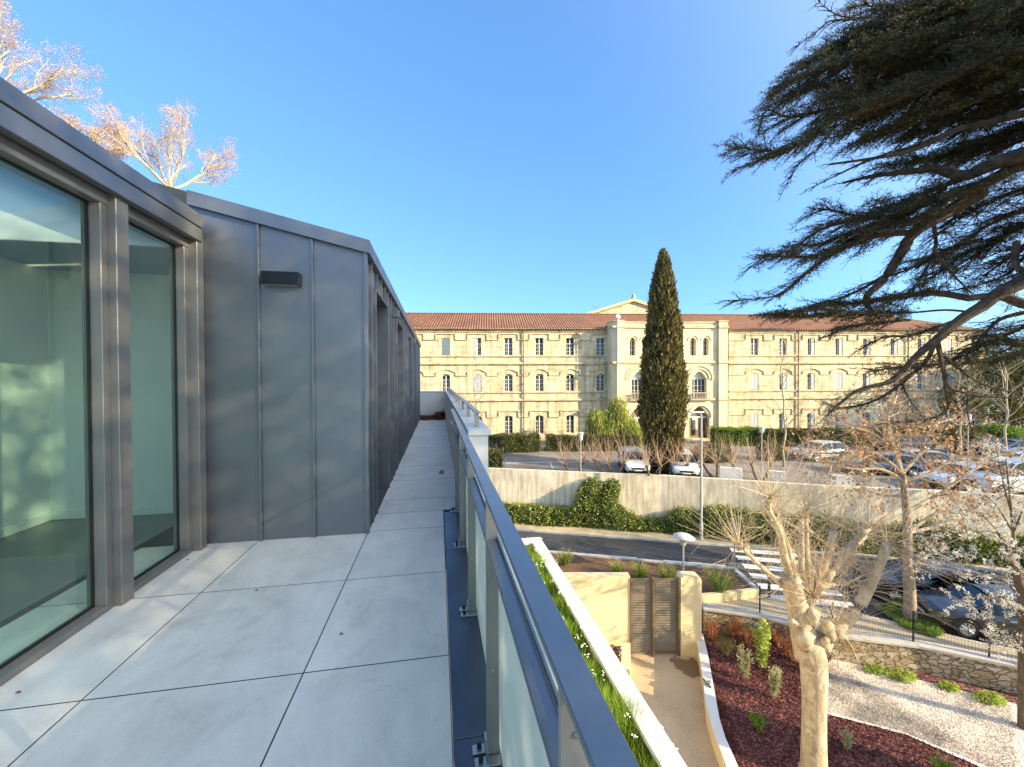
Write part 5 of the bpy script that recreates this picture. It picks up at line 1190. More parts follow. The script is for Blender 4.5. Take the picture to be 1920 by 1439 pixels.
# ------------------------------------------------------------------ cedar reaching in from the right
CT = Vector((15.3, 5.5, GZ)); t = thing('cedar_tree', 'huge dark cedar whose layered limbs reach in from the right side of the terrace view', 'cedar', CT)
mbk = MB(); mbk.tube(smooth_pts([CT, CT+Vector((.1, .1, 6)), CT+Vector((-.2, .3, 11)), CT+Vector((0, 0, 18)), CT+Vector((.2, .1, 24))], 4), np.linspace(.75, .25, 17), 14)
FP_, FD_, FL_ = [], [], []
def tufts(a, b, n, spread=.04, L=.06):
    a = np.array(a[:]); b = np.array(b[:]); f = rng.uniform(0, 1, (n, 1)); ax_ = unit((b-a)[None, :]); FP_.append(a+(b-a)*f+rng.normal(0, spread*.35, (n, 3))); FD_.append(unit(ax_*.7+rng.normal(0, .8, (n, 3))+np.array([0, 0, .25]))); FL_.append(rng.uniform(.6, 1.3, n)*L)
def branchlet(p, d, L, dens, r=.012):
    d = Vector(d).normalized(); mid = p+d*L*.5+Vector((0, 0, .03*L)); e = p+d*L+Vector((0, 0, -.10*L)); mbk.tube([p, mid, e], [r, r*.7, r*.3], 3, cap=False)
    k = max(3, int(L/.07))
    for i in range(k):
        f = (i+rng.random())/k; q = p.lerp(mid, f*2) if f < .5 else mid.lerp(e, f*2-1); s = d.cross(Vector((0, 0, 1))).normalized()*(1 if i % 2 else -1)
        l = L*.34*(1.15-f)*rng.uniform(.6, 1.3)+.05; v = (d*.75+s*.8+Vector(rng.normal(0, .25, 3))).normalized(); w_ = q+v*l
        mbk.tube([q, w_], [r*.4, r*.2], 3, cap=False)
        if rng.random() < .5: w2 = q.lerp(w_, .6); mbk.tube([w2, w2+(v+Vector(rng.normal(0, .6, 3))).normalized()*l*.6], [r*.28, r*.15], 3, cap=False)
        if rng.random() < dens: tufts(q, w_, max(2, int(l/.042*dens)))
    if dens > .3: tufts(mid, e, int(L*11*dens))
def boughs(pxs, dep0, dep1, r0, r1, dens=1.0, blen=.9, step=.16, sides=7, fol=1.0, frm=.1, bare=0):
    P = smooth_pts(poly3(pxs, dep0, dep1), 4); mbk.tube(P, list(np.linspace(r0, r1, len(P))), sides)
    tot = sum((P[i+1]-P[i]).length for i in range(len(P)-1)); s = tot*frm; 
    while s < tot:
        acc = 0; 
        for i in range(len(P)-1):
            l = (P[i+1]-P[i]).length
            if acc+l >= s: break
            acc += l
        q = P[i].lerp(P[i+1], (s-acc)/l); d = (P[i+1]-P[i]).normalized(); f = s/tot; sd_ = d.cross(Vector((0, 0, 1))).normalized()
        for sg in (-1, 1):
            v = (d*rng.uniform(.5, 1.1)+sd_*sg*rng.uniform(.3, 1.0)+Vector((0, 0, rng.normal(0, .22)))).normalized(); L = blen*rng.uniform(.5, 1.15)*(1.15-.55*f)
            branchlet(q, v, L, dens*fol, .012)
            if L > .55:
                for _ in range(2):
                    g = rng.uniform(.3, .8); branchlet(q+v*L*g, (v+sd_*sg*rng.uniform(-.9, .9)+Vector((0, 0, rng.normal(0, .3)))).normalized(), L*.5, dens*fol, .007)
        s += step*.72*rng.uniform(.7, 1.3)
    branchlet(P[-1], (P[-1]-P[-2]), blen*.6, dens)
c3 = lambda L: [(1340+x/3.0, 400+y/3.0) for x, y in L]
c0 = lambda L: [(1340+x/3.0, y/3.0) for x, y in L]
# lower bare-ish limbs (photo: thick brown wood, foliage only along some)
boughs(c3([(1900, 260), (1739, 380), (1600, 450), (1510, 520), (1390, 595), (1250, 710), (1140, 800), (1000, 940), (800, 1000), (650, 1120)]), 7.6, 8.6, .15, .02, .5, .5, .30, 8, .8, .45)
boughs(c3([(1900, 530), (1739, 510), (1600, 465), (1440, 478)]), 7.6, 8.0, .11, .06, .1, .4, .5, 8, .2, .5)
boughs(c3([(1250, 720), (1270, 800), (1290, 900), (1330, 985), (1500, 1030), (1620, 1035)]), 8.4, 8.0, .055, .012, .15, .4, .3, 6, .3)
boughs(c3([(1235, 730), (1190, 830), (1040, 965), (900, 1055), (740, 1095), (660, 1080)]), 8.4, 8.6, .05, .012, .8, .5, .2, 6, 1)
boughs(c3([(1290, 900), (1300, 1000), (1310, 1100), (1250, 1150), (1100, 1170), (960, 1185)]), 8.4, 8.2, .03, .01, .35, .4, .22, 5, .5)
boughs(c3([(1040, 930), (1090, 1040), (1160, 1130)]), 8.5, 8.3, .02, .008, .3, .4, .25)
boughs(c3([(1270, 790), (1380, 880), (1500, 960), (1640, 1000)]), 8.4, 8.0, .03, .01, .15, .35, .3)
boughs(c3([(1430, 1000), (1420, 1100), (1440, 1200)]), 8.2, 8.2, .02, .008, .2, .35, .25)
boughs(c3([(1900, 620), (1739, 740), (1600, 700), (1450, 760), (1330, 830), (1180, 860), (1000, 870), (900, 890)]), 9.4, 9.0, .08, .012, 1.0, .75, .13, 6, 1.1)
boughs(c3([(1900, 560), (1739, 640), (1560, 720), (1400, 800)]), 9.6, 9.2, .06, .02, .9, .7, .18)
boughs(c3([(1880, 700), (1700, 800), (1580, 830), (1400, 840)]), 9.9, 9.5, .05, .012, .9, .7, .18)
boughs(c3([(1390, 595), (1250, 640), (1100, 690), (950, 700), (830, 760)]), 8.6, 9.2, .04, .01, .8, .6, .16)
# the flat foliage shelf over the roof line
boughs(c3([(1440, 480), (1250, 450), (1100, 460), (960, 480), (860, 500), (600, 520), (420, 560), (290, 570)]), 8.6, 8.8, .07, .01, 1.25, .62, .09, 6, 1.5, .15)
boughs(c3([(1460, 560), (1300, 545), (1100, 560), (900, 560), (700, 570), (500, 580), (330, 575)]), 8.9, 9.0, .025, .01, 1.25, .6, .09, 6, 1.5, .3)
boughs(c3([(1100, 600), (900, 620), (760, 640), (640, 690)]), 8.8, 8.8, .03, .01, 1.1, .55, .12, 5, 1.2)
boughs(c3([(860, 560), (750, 560), (560, 540), (400, 555)]), 8.4, 8.6, .03, .01, 1.3, .5, .10, 5, 1.4)
# middle drooping big limb
boughs(c3([(1500, -120), (1300, 0), (1130, 100), (1050, 220), (950, 375), (870, 450), (850, 500), (900, 570)]), 8.2, 8.8, .14, .035, .3, .6, .28, 9, .5, .2)
boughs(c3([(960, 350), (820, 430), (700, 480), (620, 500)]), 8.8, 8.9, .04, .01, .5, .6, .18)
boughs(c3([(1120, 110), (900, 130), (700, 210), (560, 300), (400, 440), (330, 470), (120, 490)]), 8.4, 8.6, .06, .006, .35, .75, .15, 6, .55)
boughs(c3([(1000, 20), (780, 40), (600, 90), (420, 210), (290, 245), (230, 285)]), 8.4, 8.3, .05, .006, .5, .75, .13, 6, .8)
boughs(c3([(1230, 60), (1240, 200), (1150, 380), (1050, 480)]), 8.6, 8.8, .04, .012, .4, .6, .2)
boughs(c3([(1230, 200), (1300, 300), (1430, 440)]), 8.6, 8.4, .035, .012, .4, .6, .2)
boughs(c3([(1500, 150), (1350, 190), (1200, 270), (1080, 320), (1000, 350)]), 9.0, 9.2, .05, .01, 1.1, .7, .12, 6, 1.2)
boughs(c3([(1880, 40), (1700, 80), (1560, 170), (1400, 230), (1300, 310), (1150, 400)]), 9.2, 9.2, .07, .01, 1.1, .8, .12, 6, 1.2)
boughs(c3([(1880, 200), (1739, 250), (1650, 340), (1500, 400), (1300, 440)]), 9.2, 9.2, .05, .01, .5, .7, .2)
boughs(c3([(1700, 160), (1690, 280), (1739, 340)]), 8.0, 7.8, .06, .05, .2, .3, .4)
boughs(c3([(1739, 560), (1600, 600), (1500, 700), (1420, 780)]), 9.0, 9.0, .05, .02, .5, .6, .2)
# upper masses
boughs(c0([(1950, 800), (1739, 870), (1550, 930), (1400, 990), (1250, 950), (1150, 960), (900, 990), (720, 1030)]), 7.6, 8.6, .17, .02, .6, .6, .2, 9, .8, .3)
boughs(c0([(1950, 980), (1739, 930), (1500, 1040), (1330, 1090), (1200, 1210), (1000, 1260), (800, 1300), (600, 1370), (500, 1380)]), 7.8, 8.6, .13, .01, 1.0, .8, .11, 8, 1.2, .2)
boughs(c0([(1400, 1000), (1200, 1080), (1000, 1160), (840, 1220), (640, 1180), (560, 1200)]), 8.2, 8.6, .06, .01, 1.1, .75, .10, 6, 1.2)
boughs(c0([(1300, 1100), (1080, 1200), (820, 1330), (560, 1440), (300, 1440)]), 8.3, 8.6, .06, .006, .9, .8, .10, 6, 1.1)
boughs(c0([(1950, 600), (1739, 640), (1500, 700), (1400, 720), (1240, 780), (1100, 830), (900, 890), (720, 970), (560, 1050)]), 7.8, 8.4, .08, .008, .15, .5, .3, 8, .4, .3)
boughs(c0([(1260, 780), (1100, 850), (900, 890), (650, 925)]), 8.0, 8.2, .05, .02, .1, .4, .5)
boughs(c0([(1950, 200), (1739, 300), (1450, 380), (1250, 470), (1000, 560), (850, 620), (720, 640), (540, 780), (400, 840), (280, 850), (130, 830)]), 7.8, 8.4, .12, .006, 1.1, .85, .085, 8, 1.3, .12)
boughs(c0([(1100, 540), (850, 580), (620, 620), (420, 660), (300, 620), (260, 690)]), 8.2, 8.4, .05, .006, .7, .8, .10, 6, 1.0)
boughs(c0([(700, 650), (620, 800), (480, 920), (400, 1050)]), 8.3, 8.3, .02, .005, .25, .5, .2)
boughs(c0([(500, 800), (380, 870), (250, 900), (120, 960)]), 8.3, 8.3, .02, .005, .7, .5, .12)
for i, L in enumerate(([(1900, 60), (1600, 150), (1300, 230), (1000, 280), (800, 330), (600, 400), (470, 440), (350, 520)], [(1800, 0), (1500, 60), (1200, 110), (950, 180), (760, 230), (620, 300), (500, 360)], [(1900, 150), (1500, 260), (1200, 330), (950, 400), (760, 440), (560, 500), (400, 560)],
                       [(1900, 240), (1500, 350), (1250, 430), (1050, 470), (860, 520), (640, 560)], [(1900, 330), (1600, 400), (1350, 470), (1150, 540), (950, 640), (780, 700)], [(1700, -120), (1400, -40), (1150, 30), (950, 60), (850, 20)], [(1900, -60), (1500, 20), (1250, 80), (1000, 150), (820, 200), (700, 260)],
                       [(1900, 100), (1650, 220), (1400, 300), (1150, 400), (1000, 440), (820, 480)], [(1900, 430), (1600, 480), (1400, 560), (1200, 620), (1000, 720), (850, 780)], [(1900, 480), (1700, 560), (1500, 640), (1300, 700), (1100, 760)], [(1900, 700), (1600, 780), (1400, 850), (1200, 900), (1000, 930)])):
    boughs(c0(L), 8.2+.35*(i % 4), 8.6+.35*(i % 4), .08, .008, 1.05, .95, .075, 6, 1.5, .05)
for i, L in enumerate(([(1900, 0), (1600, 90), (1350, 200), (1150, 260), (950, 330)], [(1900, 200), (1600, 280), (1350, 370), (1200, 440)], [(1850, -100), (1500, 0), (1300, 140), (1100, 200), (900, 260)], [(1900, 300), (1700, 350), (1500, 420), (1300, 520)], [(1800, 80), (1550, 180), (1300, 300), (1100, 330)])):
    boughs(c0(L), 9.4, 9.8, .06, .01, 1.7, 1.0, .07, 6, 1.6, .02)
for L, dn in (([(1930, 1030), (1750, 1060), (1560, 1130), (1400, 1220), (1250, 1330)], .6), ([(1930, 1120), (1739, 1180), (1560, 1260), (1430, 1340), (1300, 1440)], .55), ([(1930, 1200), (1700, 1290), (1520, 1400), (1400, 1500)], .5), ([(1700, 960), (1550, 1030), (1420, 1130), (1330, 1250)], .5), ([(1930, 1330), (1739, 1400), (1600, 1490), (1480, 1580)], .6), ([(1930, 1480), (1780, 1540), (1640, 1640)], .5),
              ([(1930, 720), (1739, 790), (1560, 840), (1400, 900)], .8), ([(1930, 640), (1700, 730), (1480, 800), (1300, 870), (1150, 900)], .7), ([(1930, 540), (1739, 590), (1560, 660), (1400, 740)], .8), ([(1300, 1060), (1180, 1130), (1020, 1220), (900, 1330)], .6), ([(1500, 560), (1300, 620), (1150, 690), (1000, 740), (880, 780)], .9), ([(1739, 480), (1560, 560), (1400, 610), (1250, 680)], 1.0)):
    boughs(c0(L), rng.uniform(8, 9.4), rng.uniform(8.4, 9.8), .05, .008, dn, .85, .12, 6, 1.0, .02)
boughs(c0([(900, 100), (760, 100), (680, 80), (620, 40), (590, 10)]), 8.4, 8.4, .02, .004, .1, .4, .25)
boughs(c0([(800, 110), (650, 120), (560, 190), (460, 260)]), 8.4, 8.4, .02, .004, .1, .4, .25)
for y_, dd_, r_ in ((283, 7.6, .17), (330, 7.8, .14), (480, 7.6, .16), (577, 7.6, .12), (607, 9.4, .09), (65, 7.8, .13), (200, 7.8, .09), (20, 8.4, .1), (110, 8.8, .1)):
    q = ad(1965, y_, dd_); mbk.tube(smooth_pts([Vector((CT.x-.1, CT.y+.1, q.z+rng.uniform(-.3, .9))), q.lerp(CT, .45)+Vector((0, 0, (q.z-CT.z)*.45+.4)), q, ad(1945, y_, dd_)], 3), np.linspace(r_*1.5, r_, 10), 8)
mbk.build('trunk', bark_cedar, t)
P = np.concatenate(FP_); D = np.concatenate(FD_); L = np.concatenate(FL_)
mb = MB(); mb.leaves(P, D, L, .013); mb.build('foliage', ced_m, t)
print('cedar tufts', len(P))
# unseen crown added at the right, shaped to keep low sun off the terrace
mb = MB()
n = 66000; Q = np.stack([rng.uniform(10.5, 14, n), rng.uniform(-13, 6, n), rng.uniform(5.0, 9.8, n)], 1)
cl = np.sin(Q[:, 1]*2.3+Q[:, 2]*1.9)+np.sin(Q[:, 1]*.9-Q[:, 2]*3.1+Q[:, 0])+np.sin(Q[:, 2]*5+Q[:, 1]*.7)
V_ = Q-np.array(CAMP[:]); cf_ = V_ @ np.array(fw[:]); cr_ = V_ @ np.array(rt[:]); Q = Q[(rng.random(n) < .72+.06*cl) & ~((cf_ > .3) & (cr_/np.maximum(cf_, .3) < 1.36))]; n = len(Q)
mb.leaves(Q, unit(rng.normal(size=(n, 3))*np.array([1, 1, .6])), rng.uniform(.10, .2, n), .10)
for i in range(26):
    z = rng.uniform(4, 12); a = rng.uniform(math.pi*1.3, math.pi*1.6); mb.tube([CT+Vector((0, 0, z-GZ)), CT+Vector((3.4*math.cos(a), 6*math.sin(a), z-GZ+.3))], [.2, .05], 5)
mb.build('shading_crown', [ced_m], t)

# ------------------------------------------------------------------ blossom tree at the right edge
bb = gp(1918, 1400); dB = 11.8; bb = ad(1921, 1420, dB); t = thing('blossom_tree', 'slender brown tree full of small white blossom at the right edge', 'blossoming tree', (bb.x, bb.y, GZ))
mb = MB(); b2 = Vector((bb.x, bb.y, GZ)); tk = smooth_pts([b2, ad(1921, 1300, dB), ad(1920, 1130, dB), ad(1908, 1080, dB), ad(1896, 960, dB), ad(1886, 860, dB)], 3); mb.tube(tk, np.interp(np.linspace(0, 1, len(tk)), [0, .55, .7, 1], [.15, .125, .04, .012]), 9)
tips = []; cfg = [dict(n=5, ang=.6, len=.55, wob=.08, up=.05, rr=.55, sides=4, seg=5), dict(n=4, ang=.6, len=.55, wob=.1, sides=3, seg=4), dict(wob=.12, sides=3, seg=3)]
for L in ([(1910, 1090), (1870, 1000), (1800, 1010), (1730, 1045)], [(1912, 1120), (1880, 1090), (1820, 1075), (1760, 1060)], [(1905, 1060), (1880, 1010), (1830, 960), (1790, 990)], [(1900, 1000), (1870, 950), (1850, 930)], [(1915, 1160), (1890, 1130), (1850, 1120), (1800, 1125)], [(1908, 1080), (1860, 1040), (1800, 1050), (1745, 1010)],
          [(1913, 1130), (1880, 1170), (1850, 1165)], [(1915, 1170), (1900, 1195), (1885, 1200)], [(1900, 1000), (1925, 940), (1950, 900)], [(1912, 1110), (1940, 1050), (1980, 1010)], [(1896, 960), (1880, 900), (1870, 850)]):
    Pp = smooth_pts(poly3(L, dB, dB+rng.uniform(-.8, .8)), 3); mb.tube(Pp, np.linspace(.028, .008, len(Pp)), 4)
    for k in range(1, len(Pp)):
        for _ in range(2): grow(mb, Pp[k], (Pp[k]-Pp[k-1]).normalized()+Vector(rng.normal(0, .6, 3)), rng.uniform(.25, .6), .009, 1, cfg, tips)
        tips.append((Pp[k], Vector((0, 0, 1))))
mb.build('trunk', bark_brown, t, smooth=True)
mb = MB(); T = np.array([q[0][:] for q in tips]); n = 9
P = np.repeat(T, n, 0)+np.repeat(rng.normal(0, .03, T.shape), n, 0)+rng.normal(0, .022, (len(T)*n, 3)); mb.leaves(P, unit(rng.normal(size=P.shape)), rng.uniform(.025, .045, len(P)), .035); mb.build('blossom', bloss_m, t)

# ------------------------------------------------------------------ lamps, posts
lamp_m = M('lamp_white', (.62, .62, .60), rough=.4); pole_m = M('pole_paint', (.42, .41, .37), (.5, .49, .45), sc=4, rough=.5)
b = ad(1281, 1082, 18.4); b.z = SZ+.38; t = thing('street_lamp', 'short street lamp with a round dish head just behind the gate pier', 'street lamp', b)
hz = ad(1281, 1022, 18.4).z-b.z
mb = MB(); mb.lathe([(.06, 0), (.06, hz-1.1), (.04, hz-1.05), (.04, hz)], b, 12); mb.build('pole', pole_m, t)
mb = MB(); mb.lathe([(.0, .02), (.12, .02), (.14, .24), (.10, .28), (.0, .28)], (b.x, b.y, b.z+hz), 14)
for k in range(4): a = k*math.pi/2+.4; mb.tube([(b.x+.06*math.cos(a), b.y+.06*math.sin(a), b.z+hz-.02), (b.x+.3*math.cos(a), b.y+.3*math.sin(a), b.z+hz+.32)], .012, 5)
mb.build('lamp_arms', pole_m, t)
mb = MB(); mb.lathe([(.05, .34), (.30, .31), (.46, .36), (.47, .40), (.3, .50), (.05, .54)], (b.x, b.y, b.z+hz-.02), 28, M=Matrix.Rotation(.10, 3, 'Y')); mb.build('dish', lamp_m, t, smooth=True)
b = along(1308, 1000, 1.4); b.z = SZ+.1; dd = (b-CAMP).dot(fw); q = ad(1308, 778, dd); q.x, q.y = b.x, b.y; t = thing('street_lamp', 'tall slim street lamp in front of the retaining wall, right of the cypress', 'street lamp', b)
mb = MB(); hz = q.z-b.z; mb.lathe([(.10, 0), (.10, .9), (.075, 1.0), (.05, hz)], b, 10); mb.build('pole', pole_m, t)
mb = MB(); mb.tube([q, q+Vector((-.2, -.05, .15)), q+Vector((-.35, -.1, .18))], .03, 6); mb.bbox(-.75, .1, -.16, .10, .12, .2, .02, M=Matrix.Translation(q)); mb.build('lamp_head', lamp_m, t)
b = ad(1089, 884, 27.2); b.z = LOT; t = thing('car_park_lamp', 'thin post with a small white cylindrical head at the edge of the car park', 'lamp', b)
q = ad(1089, 826, 27.2); mb = MB(); mb.lathe([(.04, 0), (.03, q.z-b.z)], b, 8); mb.build('pole', pole_m, t)
mb = MB(); mb.lathe([(.10, 0), (.13, .1), (.16, .45), (.19, .5), (.17, .54)], (b.x, b.y, q.z), 14); mb.build('lamp_head', lamp_m, t)
b = ad(1428, 905, 25.8); b.z = LOT; t = thing('car_park_lamp', 'thin post with a small pale head left of the slender bare tree', 'lamp', b)
q = ad(1428, 812, 25.8); mb = MB(); mb.lathe([(.035, 0), (.03, q.z-b.z)], b, 8); mb.build('pole', pole_m, t); mb = MB(); mb.lathe([(.09, 0), (.13, .1), (.15, .35), (.15, .4)], (b.x, b.y, q.z), 14); mb.build('lamp_head', lamp_m, t)
b = ad(1814, 900, 23.5); b.z = LOT; t = thing('car_park_lamp', 'thin pale post rising between the parked white cars', 'lamp', b)
q = ad(1814, 790, 23.5); mb = MB(); mb.lathe([(.035, 0), (.03, q.z-b.z)], b, 8); mb.build('pole', pole_m, t); mb = MB(); mb.lathe([(.09, 0), (.13, .1), (.15, .35), (.15, .4)], (b.x, b.y, q.z), 14); mb.build('lamp_head', lamp_m, t)
b = ad(1377, 1083, 18.9); b.z = SZ; t = thing('traffic_sign', 'thin grey sign post seen edge on beside the crosswalk', 'sign', b)
q = ad(1377, 975, 18.9); hz = q.z-b.z; mb = MB(); mb.lathe([(.03, 0), (.03, hz)], b, 8); mb.build('post', steel_m, t); mb = MB(); mb.bbox(-.04, .0, -.28, .28, hz-.62, hz, .004, M=Matrix.Translation(b)@Matrix.Rotation(-.25, 4, 'Z')); mb.build('sign_panel', M('sign_back', (.4, .4, .4), rough=.4, metal=.5), t)
b = az_(1442, 1120, SZ+.09); mb = MB(); mb.lathe([(.06, 0), (.06, .85), (.075, .87), (.075, .95), (.04, 1.0)], b, 12)
tag(mb.build('bollard', M('brown_metal', (.07, .045, .035), rough=.5), org=b), 'dark brown bollard on the pavement at the crosswalk', 'bollard')
# white low wall blocks at the car park edge
for (x0, x1, dep, lab) in ((1349, 1391, 25.7, 'white block wall at the car park edge just right of the tall lamp post'), (1441, 1472, 24.7, 'white block wall at the car park edge at the slender tree foot'), (1553, 1600, 23.6, 'white block wall at the car park edge behind the orange leaves')):
    a = ad(x0, 900, dep); c = ad(x1, 900, dep-.4); mb = MB(); wseg(mb, (a.x, a.y), (c.x, c.y), .25, LOT, LOT+.95); tag(mb.build('block_wall', white_m, org=(a.x, a.y, LOT)), lab, 'wall')
# car park kerb lines and bay marks
mb = MB()
for (x0, y0, x1, y1) in ((948, 869, 1100, 866), (1100, 866, 1190, 868), (1031, 868, 1036, 879), (1385, 853, 1465, 859)): a, c = L_(x0, y0), L_(x1, y1); wseg(mb, (a.x, a.y), (c.x, c.y), .16, LOT-.05, LOT+.03, .005)
struct(mb, 'car_park_kerb', kerb_m)

# ------------------------------------------------------------------ cars
tyre_m = rubber_m; rim_m = M('alloy', (.5, .5, .5), rough=.3, metal=.8); carglass = glassmat('car_glass', (.12, .14, .15), 1.5, 1.4); lampg = M('headlight_glass', (.5, .5, .5), rough=.1, metal=.3); red_m = M('tail_light', (.35, .02, .02), rough=.2); plate_m = M('number_plate', (.7, .7, .68), rough=.5); seat_m = M('car_cabin', (.02, .02, .022), rough=.8)
def car(col, loc, rz, label, group=None, kind='suv', name='parked_car', s=1.0):
    t = thing(name, label, 'car', loc, rz, group); paint, n, b = nodes('car_paint'); b.inputs['Base Color'].default_value = c4(col); b.inputs['Roughness'].default_value = .22; b.inputs['Metallic'].default_value = .35 if max(col) < .5 else .1; b.inputs['Coat Weight'].default_value = .7
    hz = {'suv': 1.0, 'hatch': .92, 'van': 1.2}[kind]*s
    def sec(hw, z0, z1, x): return [Vector((x, y, z)) for y, z in ((0, z0), (hw*.86, z0), (hw*.97, z0+.10), (hw, z0+(z1-z0)*.45), (hw*.985, z0+(z1-z0)*.72), (hw*.93, z1-.02), (hw*.80, z1), (0, z1+.03))]
    ST = [(-2.24, .72, .46, .78), (-2.2, .80, .34, .90), (-2.0, .86, .26, .98), (-1.4, .90, .24, 1.0), (0, .90, .22, .98), (.9, .90, .22, .97), (1.15, .89, .24, .99), (1.6, .87, .25, .93), (2.0, .82, .27, .84), (2.17, .74, .33, .74), (2.25, .62, .42, .62)]
    def loft(mb, secs, mi=0):
        for sg in (1, -1):
            V = [Vector((p.x, p.y*sg, p.z)) for S_ in secs for p in S_]; m_ = len(secs[0]); F_ = [(i*m_+j, (i+1)*m_+j, (i+1)*m_+j+1, i*m_+j+1) for i in range(len(secs)-1) for j in range(m_-1)]
            F_ += [tuple(range(m_)), tuple((len(secs)-1)*m_+j for j in range(m_))[::-1]]
            if sg > 0: F_ = [f[::-1] for f in F_]
            mb.add(V, F_, mi)
    mb = MB(); loft(mb, [sec(a, z0*s, z1*hz, x*s) for x, a, z0, z1 in ST]); body = mb.build('body', paint, t, world=False, smooth=False)
    # cabin
    CB = [(-2.08, .80, .98, .62, 1.06), (-1.85, .80, .99, .64, 1.42), (-1.55, .81, .99, .66, 1.52), (-.6, .82, .98, .68, 1.57), (.1, .82, .97, .68, 1.54), (.42, .81, .97, .66, 1.44), (1.22, .78, .98, .70, 1.02)]
    if kind == 'van': CB = [(-2.1, .82, .98, .74, 1.5), (-1.9, .82, .98, .76, 1.62), (.2, .82, .98, .76, 1.64), (.6, .82, .98, .72, 1.5), (1.3, .78, .98, .70, 1.02)]
    CB = [(a*s, b_, c*hz, d, e*hz) for a, b_, c, d, e in CB]
    mb = MB(); V = []
    for x, hb, zb, hr, zr in CB: V += [(x, -hb, zb), (x, -hr, zr-.05), (x, hr, zr-.05), (x, hb, zb)]
    n_c = len(CB); F_ = []
    for i in range(n_c-1):
        o = i*4; F_ += [(o, o+4, o+5, o+1), (o+3, o+2, o+6, o+7)]
        if i == 0 or i == n_c-2: F_.append((o+1, o+5, o+6, o+2))
    F_.append((0, 1, 2, 3)); mb.add(V, F_); mb.build('windows', carglass, t, world=False)
    mb = MB(); V = []
    rb = CB[1:-1]
    for x, hb, zb, hr, zr in rb: V += [(x, -hr-.012, zr-.055), (x, -hr*.8, zr+.005), (x, 0, zr+.025), (x, hr*.8, zr+.005), (x, hr+.012, zr-.055)]
    F_ = [(i*5+j, (i+1)*5+j, (i+1)*5+j+1, i*5+j+1) for i in range(len(rb)-1) for j in range(4)]; mb.add(V, F_)
    def pillar(i0, i1, wd, f0=0., f1=1.):
        for sg in (-1, 1):
            a = CB[i0]; b_ = CB[i1]; p0 = Vector((a[0], sg*(a[1]+.008), a[2]-.02)); p1 = Vector((b_[0], sg*(b_[3]+.01), b_[4]-.05)); mb.tube([p0, p1], [wd, wd*.8], 4)
    pillar(n_c-1, n_c-2, .035); pillar(0, 1, .07)
    for x in (-.35,) if kind != 'suv' else (-.35, -1.35):
        hb = .82; hr = .68 if kind != 'van' else .76
        for sg in (-1, 1): mb.tube([(x*s, sg*(hb+.008), .96*hz), ((x-.04)*s, sg*(hr+.012), 1.50*hz)], [.035, .03], 4)
    mb.build('roof', paint, t, world=False)
    if kind == 'suv':
        for sg in (-1, 1): mb = MB(); mb.tube([(-1.5, sg*.62, 1.55*hz), (-1.4, sg*.62, 1.61*hz), (.0, sg*.62, 1.61*hz), (.1, sg*.62, 1.55*hz)], .016, 5); mb.build('roof_rail', rim_m, t, world=False)
    mb = MB(); mb.bbox(-1.3, .7, -.68, .68, .3, .85*hz, .05); mb.build('interior', seat_m, t, world=False)
    R = .335*s
    for x in (-1.36*s, 1.36*s):
        for sg in (-1, 1):
            Mw = Matrix.Rotation(math.pi/2*sg, 3, 'X')
            mb = MB(); mb.lathe([(R*.62, -.09), (R*.9, -.105), (R, -.07), (R, .07), (R*.9, .105), (R*.62, .09)], (x, -sg*.80, R), 26, M=Mw); w_ = mb.build('wheel', tyre_m, t, world=False)
            mb = MB(); mb.lathe([(R*.64, .095), (R*.68, .108), (R*.60, .10)], (x, -sg*.80, R), 26, M=Mw)
            for k in range(10):
                a = k*math.pi/5; p = Vector((.03*math.cos(a), .03*math.sin(a), .105)); q = Vector((R*.62*math.cos(a), R*.62*math.sin(a), .10)); mb.tube([Mw @ p+Vector((x, -sg*.80, R)), Mw @ q+Vector((x, -sg*.80, R))], [.03, .022], 4)
            mb.lathe([(.05, .09), (.05, .115), (.01, .118)], (x, -sg*.80, R), 12, M=Mw); mb.build('rim', rim_m, w_, world=False)
            mb = MB(); V = []
            n_ = 16
            for k in range(n_+1): a = math.pi*k/n_; V += [(x+R*1.13*math.cos(a), -sg*.893, R+R*1.13*math.sin(a)), (x+R*1.27*math.cos(a), -sg*.906, R+R*1.25*math.sin(a))]
            mb.add(V, [(2*k, 2*k+1, 2*k+3, 2*k+2) for k in range(n_)]); V2 = [(x+R*1.13*math.cos(math.pi*k/n_), -sg*.900, R+R*1.13*math.sin(math.pi*k/n_)) for k in range(n_+1)]; mb.poly(V2, 0); mb.build('wheel_arch', black_m, t, world=False)
    for sg in (-1, 1):
        mb = MB(); mb.add([Vector(v) for v in ((2.12*s, sg*.80, .60*hz), (2.255*s, sg*.45, .60*hz), (2.245*s, sg*.45, .70*hz), (2.0*s, sg*.86, .80*hz), (1.78*s, sg*.89, .80*hz))], [(0, 1, 2, 3, 4)]); mb.build('headlight', lampg, t, world=False)
        mb = MB(); mb.bbox(-2.25*s, -2.10*s, sg*.72-.12, sg*.72+.12, .72*hz, .92*hz, .02); mb.build('tail_light', red_m, t, world=False)
        mb = MB(); mb.bbox(.78*s, .94*s, sg*.98-.10, sg*.98+.10, .97*hz, 1.10*hz, .03); mb.build('wing_mirror', paint, t, world=False)
        for x in (.1, -.95): mb = MB(); mb.bbox(x*s-.1, x*s+.1, sg*.90-.015, sg*.90+.025, .83*hz, .86*hz, .006); mb.build('door_handle', rim_m, t, world=False)
    mb = MB(); mb.bbox(2.20*s, 2.275*s, -.42, .42, .50*hz, .62*hz, .02); mb.bbox(2.15*s, 2.262*s, -.60, .60, .30*hz, .42*hz, .02); mb.build('grille', black_m, t, world=False)
